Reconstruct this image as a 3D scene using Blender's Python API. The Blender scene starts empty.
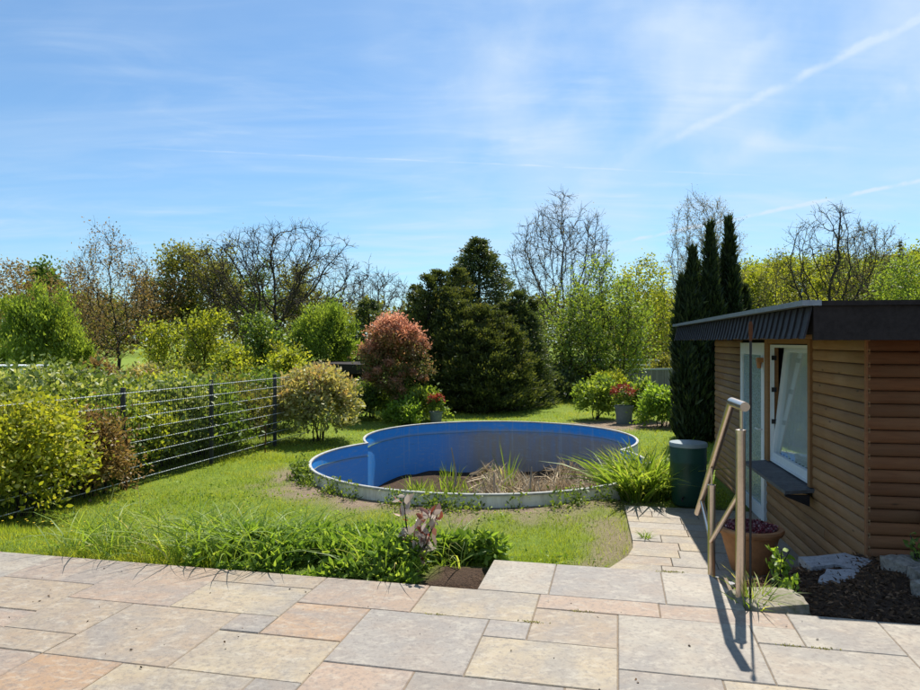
import bpy, math, random
import numpy as np
from mathutils import Vector, Matrix

# ------------------------------------------------------------------ camera, world, sun, exposure
sc = bpy.context.scene
col = sc.collection
EYE = 1.45
cam_d = bpy.data.cameras.new('camera')
cam = bpy.data.objects.new('camera', cam_d); col.objects.link(cam)
cam.location = (0, 0, EYE); cam.rotation_euler = (math.radians(90), 0, 0)
cam_d.sensor_width = 36; cam_d.lens = 700 / 920 * 36
cam_d.shift_y = -3 / 920
cam_d.clip_end = 3000; cam_d.clip_start = 0.05
sc.camera = cam

SUN_AZ, SUN_EL = math.radians(21.8), math.radians(58.3)
sun_vec = Vector((math.sin(SUN_AZ) * math.cos(SUN_EL), math.cos(SUN_AZ) * math.cos(SUN_EL), math.sin(SUN_EL)))
sun_l = bpy.data.lights.new('sun', 'SUN'); sun_l.energy = 5.0; sun_l.angle = math.radians(0.53)
sun_l.color = (1.0, 0.95, 0.87)
sun = bpy.data.objects.new('sun', sun_l); col.objects.link(sun)
sun.rotation_euler = sun_vec.to_track_quat('Z', 'Y').to_euler()
sun.location = (6, 14, 22)

world = bpy.data.worlds.new('World'); sc.world = world; world.use_nodes = True
wn, wl = world.node_tree.nodes, world.node_tree.links
wn.clear()
def W(t, **k):
    n = wn.new(t)
    for a, b in k.items(): setattr(n, a, b)
    return n
def wmath(op, a, b=None, clamp=False):
    n = W('ShaderNodeMath', operation=op, use_clamp=clamp)
    for i, v in enumerate((a, b)):
        if v is None: continue
        if isinstance(v, (int, float)): n.inputs[i].default_value = v
        else: wl.new(v, n.inputs[i])
    return n.outputs[0]
sky = W('ShaderNodeTexSky', sky_type='NISHITA', sun_disc=False)
sky.sun_elevation = SUN_EL; sky.sun_rotation = SUN_AZ
sky.altitude = 200; sky.air_density = 1.0; sky.dust_density = 0.7; sky.ozone_density = 1.3
tc = W('ShaderNodeTexCoord')
dirv = tc.outputs['Generated']
sep = W('ShaderNodeSeparateXYZ'); wl.new(dirv, sep.inputs[0])
zz = wmath('MAXIMUM', wmath('ADD', sep.outputs[2], 0.10), 0.02)
px = wmath('DIVIDE', sep.outputs[0], zz); py = wmath('DIVIDE', sep.outputs[1], zz)
comb = W('ShaderNodeCombineXYZ'); wl.new(px, comb.inputs[0]); wl.new(py, comb.inputs[1])
def cirrus(rot, scl, nscale, det, lo, hi, dist):
    m = W('ShaderNodeMapping'); wl.new(comb.outputs[0], m.inputs[0])
    m.inputs['Rotation'].default_value = (0, 0, rot); m.inputs['Scale'].default_value = scl
    n = W('ShaderNodeTexNoise'); wl.new(m.outputs[0], n.inputs['Vector'])
    n.inputs['Scale'].default_value = nscale; n.inputs['Detail'].default_value = det
    n.inputs['Roughness'].default_value = 0.55; n.inputs['Distortion'].default_value = dist
    r = W('ShaderNodeMapRange', interpolation_type='SMOOTHSTEP'); wl.new(n.outputs[0], r.inputs[0])
    r.inputs[1].default_value = lo; r.inputs[2].default_value = hi
    return r.outputs[0]
c1 = cirrus(math.radians(40), (0.30, 1.0, 1), 2.3, 10, 0.34, 0.84, 1.0)
c2 = cirrus(math.radians(20), (0.5, 1.1, 1), 2.6, 10, 0.42, 0.82, 1.6)
c3 = cirrus(math.radians(-10), (0.35, 0.35, 1), 0.9, 4, 0.35, 0.75, 0.3)
wisp = wmath('MULTIPLY', wmath('ADD', c1, wmath('MULTIPLY', c2, 0.7)), wmath('ADD', wmath('MULTIPLY', c3, 0.8), 0.2))
def pdir(x, y): return Vector(((x - 460) / 700, 1, (342 - y) / 700)).normalized()
def contrail(a, b, width, ends, gain, nscale):
    A, B = pdir(*a), pdir(*b)
    n = A.cross(B).normalized(); mid = (A + B).normalized(); t = n.cross(mid).normalized()
    if t.dot(B - A) < 0: t = -t
    d = W('ShaderNodeVectorMath', operation='DOT_PRODUCT'); wl.new(dirv, d.inputs[0]); d.inputs[1].default_value = n
    e = W('ShaderNodeVectorMath', operation='DOT_PRODUCT'); wl.new(dirv, e.inputs[0]); e.inputs[1].default_value = t
    nz = W('ShaderNodeTexNoise'); wl.new(dirv, nz.inputs['Vector']); nz.inputs['Scale'].default_value = nscale; nz.inputs['Detail'].default_value = 5
    wob = wmath('MULTIPLY', wmath('SUBTRACT', nz.outputs[0], 0.5), width * 1.6)
    r = W('ShaderNodeMapRange', interpolation_type='SMOOTHSTEP'); wl.new(wmath('ABSOLUTE', wmath('ADD', d.outputs['Value'], wob)), r.inputs[0])
    r.inputs[1].default_value = width; r.inputs[2].default_value = 0.0
    s = W('ShaderNodeMapRange', interpolation_type='SMOOTHSTEP'); wl.new(wmath('ABSOLUTE', e.outputs['Value']), s.inputs[0])
    half = (B - A).length / 2
    s.inputs[1].default_value = half * ends; s.inputs[2].default_value = half * 0.8
    nn = W('ShaderNodeMapRange'); wl.new(nz.outputs[0], nn.inputs[0]); nn.inputs[1].default_value = 0.3; nn.inputs[2].default_value = 0.65
    f = W('ShaderNodeVectorMath', operation='DOT_PRODUCT'); wl.new(dirv, f.inputs[0]); f.inputs[1].default_value = mid
    front = wmath('GREATER_THAN', f.outputs['Value'], 0.0)
    return wmath('MULTIPLY', wmath('MULTIPLY', r.outputs[0], s.outputs[0]), wmath('MULTIPLY', wmath('MULTIPLY', nn.outputs[0], gain), front))
tr = [contrail((618, 243), (1000, 164), 0.0038, 1.15, 0.85, 40),
      contrail((675, 139), (1010, -25), 0.0085, 1.35, 0.42, 34),
      contrail((180, 150), (720, 174), 0.0018, 1.3, 0.28, 25),
      contrail((700, 170), (960, 70), 0.030, 1.3, 0.30, 12),
      contrail((560, 210), (800, 20), 0.030, 1.4, 0.25, 20),
      contrail((480, 120), (1060, 40), 0.34, 1.5, 0.60, 6)]
clouds = wmath('ADD', wmath('MULTIPLY', wisp, 0.72), 0.05)
for t_ in tr: clouds = wmath('ADD', clouds, t_)
# thin veil of high cirrus, thicker where the east side of the sky carries the trails
clouds = wmath('MINIMUM', clouds, 0.85)
mix = W('ShaderNodeMix', data_type='RGBA'); wl.new(clouds, mix.inputs[0]); 
gain = W('ShaderNodeMix', data_type='RGBA', blend_type='MULTIPLY'); gain.inputs[0].default_value = 1.0
wl.new(sky.outputs[0], gain.inputs[6]); gain.inputs[7].default_value = (0.70, 0.99, 1.17, 1)
wl.new(gain.outputs[2], mix.inputs[6]); mix.inputs[7].default_value = (5.6, 6.7, 7.9, 1)
bg = W('ShaderNodeBackground'); bg.inputs[1].default_value = 0.078
wl.new(mix.outputs[2], bg.inputs[0])
wo = W('ShaderNodeOutputWorld'); wl.new(bg.outputs[0], wo.inputs[0])

sc.view_settings.view_transform = 'Standard'; sc.view_settings.look = 'None'
sc.view_settings.exposure = 0.72; sc.view_settings.gamma = 1.0; sc.view_settings.use_curve_mapping = False
sc.cycles.max_bounces = 8; sc.cycles.transparent_max_bounces = 12

# ------------------------------------------------------------------ helpers
RNG = np.random.default_rng(7)
random.seed(7)
TH = math.atan(158 / 700); CT, ST = math.cos(TH), math.sin(TH)
def T2W(X, Y): return (X * CT + Y * ST, -X * ST + Y * CT)      # terrace axes -> world
def W2T(l, d): return (l * CT - d * ST, l * ST + d * CT)
def ground_pt(px_, py_, z=-0.6):
    d = (EYE - z) * 700 / (py_ - 342); return ((px_ - 460) / 700 * d, d)

def vnoise(x, y, seed=0):
    x = np.asarray(x, float); y = np.asarray(y, float)
    xi = np.floor(x).astype(np.int64); yi = np.floor(y).astype(np.int64); fx = x - xi; fy = y - yi
    fx = fx * fx * (3 - 2 * fx); fy = fy * fy * (3 - 2 * fy)
    def h(a, b):
        n = (a * 374761393 + b * 668265263 + seed * 974634777) & 0x7fffffff
        n = ((n ^ (n >> 13)) * 1274126177) & 0x7fffffff
        return ((n ^ (n >> 16)) & 0xffff) / 65535.0
    return (h(xi, yi) * (1 - fx) + h(xi + 1, yi) * fx) * (1 - fy) + (h(xi, yi + 1) * (1 - fx) + h(xi + 1, yi + 1) * fx) * fy
def sstep(a, b, x):
    t = np.clip((np.asarray(x, float) - a) / (b - a), 0, 1); return t * t * (3 - 2 * t)

def root_loc(p):
    v = Vector((0, 0, 0))
    while p is not None: v += p.location; p = p.parent
    return v
def mesh_np(name, verts, faces_list, v=None, smooth=False):
    """faces_list: list of int arrays (n,k), quads and triangles in any mix"""
    me = bpy.data.meshes.new(name)
    verts = np.asarray(verts, np.float32)
    me.vertices.add(len(verts)); me.vertices.foreach_set('co', verts.ravel())
    faces_list = [np.asarray(f, np.int32) for f in faces_list if len(f)]
    loops = np.concatenate([f.ravel() for f in faces_list])
    tot = np.concatenate([np.full(len(f), f.shape[1], np.int32) for f in faces_list])
    start = np.concatenate([[0], np.cumsum(tot)[:-1]]).astype(np.int32)
    me.loops.add(len(loops)); me.loops.foreach_set('vertex_index', loops)
    me.polygons.add(len(tot)); me.polygons.foreach_set('loop_start', start); me.polygons.foreach_set('loop_total', tot)
    if smooth: me.polygons.foreach_set('use_smooth', np.ones(len(tot), bool))
    if v is not None:
        a = me.attributes.new('v', 'FLOAT', 'POINT'); a.data.foreach_set('value', np.asarray(v, np.float32))
    me.update(calc_edges=True)
    return me
def link(name, me, mat, parent=None):
    o = bpy.data.objects.new(name, me); col.objects.link(o)
    if mat is not None and len(me.materials) == 0: me.materials.append(mat)
    if parent is not None: o.parent = parent
    return o
def tag(o, label=None, cat=None, group=None, kind=None):
    if label: o['label'] = label
    if cat: o['category'] = cat
    if group: o['group'] = group
    if kind: o['kind'] = kind
    return o
def thing(name, label, cat, loc, group=None):
    o = bpy.data.objects.new(name, None); col.objects.link(o); o.location = loc; o.empty_display_size = 0.2
    return tag(o, label, cat, group)

class MB:
    """collects simple solids, built as one mesh"""
    def __init__(s): s.v = []; s.f = []
    def add(s, vs, fs):
        b = len(s.v); s.v += [tuple(p) for p in vs]; s.f += [[b + i for i in f] for f in fs]; return s
    def hexa(s, lo, hi):      # two quads of 4 points each
        return s.add(list(lo) + list(hi), [(3, 2, 1, 0), (4, 5, 6, 7), (0, 1, 5, 4), (1, 2, 6, 5), (2, 3, 7, 6), (3, 0, 4, 7)])
    def prism(s, poly, z0, z1, bev=0.0):
        n = len(poly)
        if bev:
            c = np.mean(np.array(poly), axis=0)
            ins = []
            for i in range(n):
                p = np.array(poly[i]); a = np.array(poly[i - 1]) - p; b = np.array(poly[(i + 1) % n]) - p
                a /= np.linalg.norm(a); b /= np.linalg.norm(b); m = a + b
                sn = abs(a[0] * b[1] - a[1] * b[0]) + 1e-6
                ins.append(p + m * bev / sn)
            vs = [(p[0], p[1], z0) for p in poly] + [(p[0], p[1], z1 - bev) for p in poly] + [(p[0], p[1], z1) for p in ins]
            fs = [list(range(n))[::-1], [2 * n + i for i in range(n)]]
            for r in (0, n):
                fs += [(r + i, r + (i + 1) % n, r + n + (i + 1) % n, r + n + i) for i in range(n)]
        else:
            vs = [(p[0], p[1], z0) for p in poly] + [(p[0], p[1], z1) for p in poly]
            fs = [list(range(n))[::-1], [n + i for i in range(n)]] + [(i, (i + 1) % n, n + (i + 1) % n, n + i) for i in range(n)]
        return s.add(vs, fs)
    def tube(s, pts, r, n=10, cap=True):
        pts = [Vector(p) for p in pts]; rr = r if isinstance(r, (list, tuple)) else [r] * len(pts)
        rings = []
        up = None
        for i, p in enumerate(pts):
            t = (pts[min(i + 1, len(pts) - 1)] - pts[max(i - 1, 0)]).normalized()
            if up is None or abs(up.dot(t)) > 0.95: up = Vector((0, 0, 1)) if abs(t.z) < 0.9 else Vector((1, 0, 0))
            a = t.cross(up).normalized(); b = a.cross(t).normalized()
            rings.append([p + (a * math.cos(q) + b * math.sin(q)) * rr[i] for q in [2 * math.pi * k / n for k in range(n)]])
        vs = [q for ring in rings for q in ring]; fs = []
        for i in range(len(pts) - 1):
            fs += [(i * n + k, i * n + (k + 1) % n, (i + 1) * n + (k + 1) % n, (i + 1) * n + k) for k in range(n)]
        if cap: fs += [list(range(n))[::-1], [(len(pts) - 1) * n + k for k in range(n)]]
        return s.add(vs, fs)
    def lathe(s, prof, c, n=24, wob=0.0, close=False):
        vs = []; fs = []
        m = len(prof)
        for k in range(n):
            q = 2 * math.pi * k / n
            for (r, z) in prof: vs.append((c[0] + r * math.cos(q), c[1] + r * math.sin(q), c[2] + z))
        for k in range(n):
            k2 = (k + 1) % n
            for j in range(m - 1): fs.append((k * m + j, k2 * m + j, k2 * m + j + 1, k * m + j + 1))
        return s.add(vs, fs)
    def build(s, name, mat, parent=None, smooth=False):
        o_ = root_loc(parent)
        me = bpy.data.meshes.new(name)
        me.from_pydata([(p[0] - o_.x, p[1] - o_.y, p[2] - o_.z) for p in s.v], [], s.f); me.validate(); me.update()
        if smooth:
            me.polygons.foreach_set('use_smooth', [True] * len(me.polygons))
            me.set_sharp_from_angle(angle=math.radians(40))
        return link(name, me, mat, parent)

# ------------------------------------------------------------------ materials
MATS = {}
class NT:
    def __init__(s, name):
        s.m = bpy.data.materials.new(name); s.m.use_nodes = True
        s.n, s.l = s.m.node_tree.nodes, s.m.node_tree.links
        s.n.clear(); s.out = s.n.new('ShaderNodeOutputMaterial')
    def node(s, t, **k):
        n = s.n.new(t)
        for a, b in k.items(): setattr(n, a, b)
        return n
    def coord(s, kind='Object'): return s.node('ShaderNodeTexCoord').outputs[kind]
    def geo(s): return s.node('ShaderNodeNewGeometry').outputs['Position']
    def mapv(s, v, scale=(1, 1, 1), rot=(0, 0, 0)):
        m = s.node('ShaderNodeMapping'); s.l.new(v, m.inputs[0]); m.inputs['Scale'].default_value = scale; m.inputs['Rotation'].default_value = rot; return m.outputs[0]
    def noise(s, v, scale, det=4, rough=0.55, dist=0.0):
        n = s.node('ShaderNodeTexNoise'); s.l.new(v, n.inputs['Vector']); n.inputs['Scale'].default_value = scale
        n.inputs['Detail'].default_value = det; n.inputs['Roughness'].default_value = rough; n.inputs['Distortion'].default_value = dist; return n.outputs[0]
    def ramp(s, f, stops):
        r = s.node('ShaderNodeValToRGB'); s.l.new(f, r.inputs[0]); e = r.color_ramp.elements
        while len(e) < len(stops): e.new(0.5)
        for el, (p, c) in zip(e, stops):
            el.position = p; el.color = (c, c, c, 1) if isinstance(c, (int, float)) else (*c, 1)
        return r.outputs[0]
    def mix(s, f, a, b, mode='MIX'):
        m = s.node('ShaderNodeMix', data_type='RGBA', blend_type=mode)
        for i, v in ((0, f), (6, a), (7, b)):
            if isinstance(v, (int, float)): m.inputs[i].default_value = v
            elif isinstance(v, tuple): m.inputs[i].default_value = (*v, 1)
            else: s.l.new(v, m.inputs[i])
        return m.outputs[2]
    def math(s, op, a, b=None):
        n = s.node('ShaderNodeMath', operation=op)
        for i, v in ((0, a), (1, b)):
            if v is None: continue
            if isinstance(v, (int, float)): n.inputs[i].default_value = v
            else: s.l.new(v, n.inputs[i])
        return n.outputs[0]
    def rnd(s): return s.node('ShaderNodeObjectInfo').outputs['Random']
    def attr(s, name): return s.node('ShaderNodeAttribute', attribute_name=name).outputs['Fac']
    def objcol(s): return s.node('ShaderNodeObjectInfo').outputs['Color']
    def bsdf(s, base, rough=0.7, spec=0.3, metal=0.0, bump=None, bs=0.3, bd=0.01):
        p = s.node('ShaderNodeBsdfPrincipled')
        for k, v in (('Base Color', base), ('Roughness', rough), ('Specular IOR Level', spec), ('Metallic', metal)):
            if isinstance(v, (int, float)): p.inputs[k].default_value = v
            elif isinstance(v, tuple): p.inputs[k].default_value = (*v, 1)
            else: s.l.new(v, p.inputs[k])
        if bump is not None:
            b = s.node('ShaderNodeBump'); b.inputs['Strength'].default_value = bs; b.inputs['Distance'].default_value = bd
            s.l.new(bump, b.inputs['Height']); s.l.new(b.outputs[0], p.inputs['Normal'])
        return p.outputs[0]
    def done(s, sh):
        s.l.new(sh, s.out.inputs[0]); MATS[s.m.name] = s.m; return s.m

def leaf_mat(name, stops, trans=0.4, rough=0.5, spec=0.35, warm=(1.45, 1.35, 0.6)):
    t = NT(name)
    c = t.ramp(t.attr('v'), stops)
    nz = t.noise(t.geo(), 0.9, 2)
    c = t.mix(t.ramp(nz, [(0.3, 0.0), (0.7, 0.35)]), c, t.mix(1.0, c, (1.25, 1.05, 0.7), 'MULTIPLY'))
    b = t.bsdf(c, rough, spec)
    tr_ = t.node('ShaderNodeBsdfTranslucent'); t.l.new(t.mix(1.0, c, warm, 'MULTIPLY'), tr_.inputs[0])
    m = t.node('ShaderNodeMixShader'); m.inputs[0].default_value = trans
    t.l.new(b, m.inputs[1]); t.l.new(tr_.outputs[0], m.inputs[2])
    return t.done(m.outputs[0])

def paver_mat(name):
    t = NT(name); p = t.geo()
    offs = t.node('ShaderNodeVectorMath', operation='ADD'); t.l.new(p, offs.inputs[0])
    cx = t.node('ShaderNodeCombineXYZ'); t.l.new(t.math('MULTIPLY', t.rnd(), 37.0), cx.inputs[0]); t.l.new(t.math('MULTIPLY', t.rnd(), 91.0), cx.inputs[2]); t.l.new(cx.outputs[0], offs.inputs[1])
    q = offs.outputs[0]
    c = t.objcol()
    n1 = t.noise(q, 5.0, 6, 0.6, 0.4); n2 = t.noise(q, 2.2, 4, 0.6, 0.8); n3 = t.noise(q, 38, 5, 0.7); n4 = t.noise(t.mapv(q, (1, 1.6, 1)), 11, 6, 0.7, 0.6)
    c = t.mix(t.ramp(n1, [(0.42, 0.0), (0.68, 0.42)]), c, (0.235, 0.170, 0.12))     # rust bloom
    c = t.mix(t.ramp(n2, [(0.46, 0.0), (0.66, 0.62)]), c, (0.175, 0.165, 0.155))      # grey bloom
    c = t.mix(t.ramp(n4, [(0.50, 0.0), (0.66, 0.50)]), c, (0.37, 0.335, 0.27))      # pale flecks
    c = t.mix(t.ramp(n3, [(0.34, 0.6), (0.52, 0.0)]), c, (0.13, 0.11, 0.095))      # pits
    return t.done(t.bsdf(c, t.ramp(n3, [(0, 0.55), (1, 0.8)]), 0.35, bump=t.math('ADD', n3, t.math('MULTIPLY', n4, 1.2)), bs=0.45, bd=0.006))
M_paver = paver_mat('stone_paver')

def simple(name, base, rough=0.7, spec=0.3, metal=0.0, var=0.25, scale=8, bump=0.3, bd=0.006, dark=None, stretch=(1, 1, 1), coord='pos'):
    t = NT(name); p = t.geo() if coord == 'pos' else t.coord('Object')
    n = t.noise(t.mapv(p, stretch), scale, 6, 0.62); n2 = t.noise(p, scale * 0.23, 3)
    d = dark or tuple(x * (1 - var * 1.6) for x in base)
    c = t.mix(t.ramp(n, [(0.3, 1.0), (0.68, 0.0)]), base, d)
    c = t.mix(t.ramp(n2, [(0.35, 0.0), (0.7, 0.5)]), c, tuple(min(1, x * (1 + var)) for x in base))
    return t.done(t.bsdf(c, rough, spec, metal, bump=n, bs=bump, bd=bd))

M_sand = simple('joint_sand', (0.20, 0.155, 0.11), 0.95, 0.1, scale=60)
M_soil = simple('soil', (0.075, 0.050, 0.033), 0.95, 0.1, var=0.4, scale=40, bump=0.9, bd=0.03)
M_mulch = simple('mulch_bits', (0.13, 0.075, 0.045), 0.95, 0.1, var=0.5, scale=60)
M_rock = simple('rough_rock', (0.33, 0.295, 0.25), 0.9, 0.2, var=0.45, scale=25, bump=1.0, bd=0.03)
M_granite = simple('pale_granite', (0.36, 0.355, 0.36), 0.9, 0.2, var=0.35, scale=70, bump=0.5)
M_concrete = simple('concrete', (0.33, 0.31, 0.28), 0.9, 0.2, scale=30)
M_metal = simple('brushed_steel', (0.70, 0.575, 0.475), 0.28, 0.5, 1.0, var=0.12, scale=90, bump=0.05)
M_dark_iron = simple('dark_iron', (0.035, 0.033, 0.035), 0.5, 0.4, 0.6, scale=40)
M_rust = simple('rusty_iron', (0.12, 0.05, 0.025), 0.9, 0.1, scale=60)
M_galv = simple('galvanised_wire', (0.60, 0.61, 0.61), 0.45, 0.5, 0.0, var=0.15, scale=40, bump=0.05)
M_greypost = simple('grey_painted_post', (0.055, 0.055, 0.055), 0.6, 0.3, scale=30)
M_white = simple('white_plastic', (0.72, 0.73, 0.74), 0.4, 0.4, var=0.06, scale=15, bump=0.05)
M_terra = simple('terracotta', (0.42, 0.20, 0.085), 0.85, 0.25, var=0.3, scale=14, bump=0.3)
M_terra2 = simple('grey_green_pot', (0.16, 0.19, 0.18), 0.7, 0.3, var=0.25, scale=14)
M_barrel = simple('green_plastic', (0.012, 0.055, 0.035), 0.42, 0.4, var=0.2, scale=6, bump=0.1)
M_lid = simple('grey_lid', (0.26, 0.30, 0.30), 0.4, 0.4, var=0.15, scale=6, bump=0.1)
M_slate = simple('slate_sill', (0.10, 0.10, 0.105), 0.6, 0.4, var=0.4, scale=18, bump=0.4)
M_felt = simple('dark_bitumen', (0.032, 0.027, 0.027), 0.85, 0.15, var=0.3, scale=30, bump=0.4)
M_shingle = simple('slate_shingle', (0.030, 0.028, 0.033), 0.7, 0.22, var=0.3, scale=25, bump=0.3)
M_trim = simple('zinc_trim', (0.24, 0.26, 0.29), 0.45, 0.5, 0.5, var=0.2, scale=20, bump=0.1)
M_inner = simple('dark_interior', (0.02, 0.018, 0.016), 0.9, 0.1)
M_bark = simple('grey_bark', (0.085, 0.070, 0.058), 0.95, 0.1, var=0.4, scale=9, bump=0.6, bd=0.02, stretch=(1, 1, 0.3))
M_bark_d = simple('dark_bark', (0.045, 0.038, 0.034), 0.95, 0.1, var=0.4, scale=9, bump=0.6, bd=0.02, stretch=(1, 1, 0.3))
M_bark_p = simple('pale_bark', (0.20, 0.185, 0.165), 0.9, 0.1, var=0.3, scale=9, stretch=(1, 1, 0.3))
M_straw = simple('straw_stalk', (0.40, 0.33, 0.23), 0.85, 0.1, scale=30)
M_deadreed = leaf_mat('dry_reed', [(0, (0.22, 0.17, 0.11)), (0.5, (0.42, 0.34, 0.23)), (1, (0.62, 0.54, 0.40))], 0.15, 0.8, 0.1, (1, 1, 1))

def wood_mat(name, c1, c2, c3):
    t = NT(name); p = t.coord('Object')
    off = t.node('ShaderNodeVectorMath', operation='ADD'); t.l.new(p, off.inputs[0])
    cx = t.node('ShaderNodeCombineXYZ'); t.l.new(t.math('MULTIPLY', t.rnd(), 53.0), cx.inputs[0]); t.l.new(t.math('MULTIPLY', t.rnd(), 17.0), cx.inputs[1]); t.l.new(cx.outputs[0], off.inputs[1])
    q = off.outputs[0]
    g = t.noise(t.mapv(q, (2.2, 2.2, 26)), 2.0, 6, 0.6, 0.5); b = t.noise(q, 1.4, 4, 0.6)
    c = t.mix(t.ramp(g, [(0.32, 0.0), (0.68, 1.0)]), c1, c2)
    c = t.mix(t.ramp(b, [(0.42, 0.0), (0.7, 0.7)]), c, c3)
    k = t.node('ShaderNodeTexVoronoi'); t.l.new(t.mapv(q, (3.0, 3.0, 9.0)), k.inputs['Vector']); k.inputs['Scale'].default_value = 1.0
    c = t.mix(t.ramp(k.outputs['Distance'], [(0.03, 0.75), (0.10, 0.0)]), c, (0.035, 0.02, 0.012))     # knots
    tint = t.ramp(t.rnd(), [(0, 0.82), (1, 1.15)])
    c = t.mix(1.0, c, tint, 'MULTIPLY')
    return t.done(t.bsdf(c, 0.7, 0.25, bump=g, bs=0.3, bd=0.004))
M_wood = wood_mat('weathered_siding', (0.30, 0.165, 0.075), (0.22, 0.115, 0.05), (0.33, 0.205, 0.11))
M_wood2 = wood_mat('stained_siding', (0.29, 0.12, 0.05), (0.20, 0.08, 0.034), (0.27, 0.14, 0.068))
M_trimwood = wood_mat('trim_wood', (0.26, 0.13, 0.05), (0.20, 0.10, 0.04), (0.24, 0.13, 0.06))
M_plank_g = wood_mat('grey_boards', (0.17, 0.155, 0.14), (0.13, 0.12, 0.11), (0.2, 0.185, 0.17))

def glass_mat():
    t = NT('window_glass')
    g = t.node('ShaderNodeBsdfGlossy'); g.inputs['Roughness'].default_value = 0.02; g.inputs[0].default_value = (0.9, 0.95, 1, 1)
    tr_ = t.node('ShaderNodeBsdfTransparent'); tr_.inputs[0].default_value = (0.95, 0.97, 0.97, 1)
    gm = t.node('ShaderNodeNewGeometry'); dt = t.node('ShaderNodeVectorMath', operation='DOT_PRODUCT')
    t.l.new(gm.outputs['Normal'], dt.inputs[0]); t.l.new(gm.outputs['Incoming'], dt.inputs[1])
    sch = t.math('ADD', 0.05, t.math('MULTIPLY', 0.9, t.math('POWER', t.math('SUBTRACT', 1.0, t.math('ABSOLUTE', dt.outputs['Value'])), 5.0)))
    m = t.node('ShaderNodeMixShader'); t.l.new(sch, m.inputs[0]); t.l.new(tr_.outputs[0], m.inputs[1]); t.l.new(g.outputs[0], m.inputs[2])
    return t.done(m.outputs[0])
M_glass = glass_mat()
def doorglass_mat():
    t = NT('patterned_glass'); p = t.coord('Object')
    v = t.node('ShaderNodeTexVoronoi'); t.l.new(p, v.inputs['Vector']); v.inputs['Scale'].default_value = 42
    c = t.mix(t.ramp(v.outputs['Distance'], [(0.15, 0.0), (0.6, 1.0)]), (0.07, 0.15, 0.18), (0.26, 0.36, 0.39))
    return t.done(t.bsdf(c, 0.18, 0.6, bump=v.outputs['Distance'], bs=0.7, bd=0.01))
M_doorglass = doorglass_mat()
def curtain_mat():
    t = NT('net_curtain'); p = t.coord('Object')
    n = t.noise(t.mapv(p, (9, 9, 1.2)), 3, 4)
    c = t.mix(n, (0.93, 0.94, 0.92), (0.80, 0.84, 0.83))
    b = t.bsdf(c, 0.9, 0.05); tl = t.node('ShaderNodeBsdfTranslucent'); t.l.new(c, tl.inputs[0])
    m = t.node('ShaderNodeMixShader'); m.inputs[0].default_value = 0.35; t.l.new(b, m.inputs[1]); t.l.new(tl.outputs[0], m.inputs[2])
    return t.done(m.outputs[0])
M_curtain = curtain_mat()
def liner_mat():
    t = NT('blue_pool_liner'); p = t.geo()
    sp = t.node('ShaderNodeSeparateXYZ'); t.l.new(p, sp.inputs[0])
    st = t.noise(t.mapv(p, (5, 5, 0.35)), 2.2, 6, 0.65, 0.2); big = t.noise(p, 0.8, 4); fine = t.noise(p, 30, 4)
    c = t.mix(big, (0.022, 0.28, 0.82), (0.04, 0.36, 0.88))
    # silt film below the old water line, washed down in streaks
    lvl = t.math('ADD', sp.outputs[2], t.math('MULTIPLY', st, 0.35))
    film = t.ramp(t.math('ADD', t.math('MULTIPLY', lvl, -1.4), 0.0), [(0.52, 0.0), (0.74, 0.97)])
    side = t.ramp(t.math('MULTIPLY', t.math('ADD', sp.outputs[0], 2.0), 0.2), [(0.30, 0.15), (0.50, 1.0)])
    f = t.math('MULTIPLY', film, t.math('MULTIPLY', side, t.ramp(st, [(0.25, 0.7), (0.6, 1.0)])))
    c = t.mix(f, c, (0.33, 0.29, 0.235))
    line = t.ramp(t.math('ABSOLUTE', t.math('ADD', sp.outputs[2], t.math('ADD', 0.60, t.math('MULTIPLY', fine, 0.05)))), [(0.0, 0.55), (0.045, 0.0)])
    c = t.mix(line, c, (0.35, 0.42, 0.5))
    c = t.mix(t.ramp(t.noise(t.mapv(p, (9, 9, 0.25)), 2.0, 3), [(0.60, 0.0), (0.72, 0.35)]), c, (0.40, 0.48, 0.58))
    sc_ = t.noise(t.mapv(p, (2.5, 2.5, 9)), 2.4, 7, 0.7, 0.6)
    c = t.mix(t.ramp(sc_, [(0.54, 0.0), (0.68, 0.5)]), c, (0.32, 0.44, 0.60))
    c = t.mix(t.ramp(t.noise(t.mapv(p, (1.5, 1.5, 5)), 3.1, 7, 0.7), [(0.60, 0.0), (0.72, 0.5)]), c, (0.10, 0.14, 0.20))
    return t.done(t.bsdf(c, 0.35, 0.5, bump=t.math('ADD', t.math('MULTIPLY', fine, 0.15), st), bs=0.25, bd=0.02))
M_liner = liner_mat()
def poolwall_mat():
    t = NT('white_steel_wall'); p = t.geo()
    n = t.noise(t.mapv(p, (4, 4, 0.6)), 3, 6, 0.65); n2 = t.noise(p, 14, 4)
    c = t.mix(t.ramp(n, [(0.45, 0.0), (0.75, 0.75)]), (0.88, 0.84, 0.74), (0.42, 0.35, 0.25))
    return t.done(t.bsdf(c, 0.5, 0.3, bump=n2, bs=0.1))
M_poolwall = poolwall_mat()
M_rim = simple('pool_rim_profile', (0.42, 0.42, 0.39), 0.5, 0.3, var=0.3, scale=10, bump=0.1)

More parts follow.
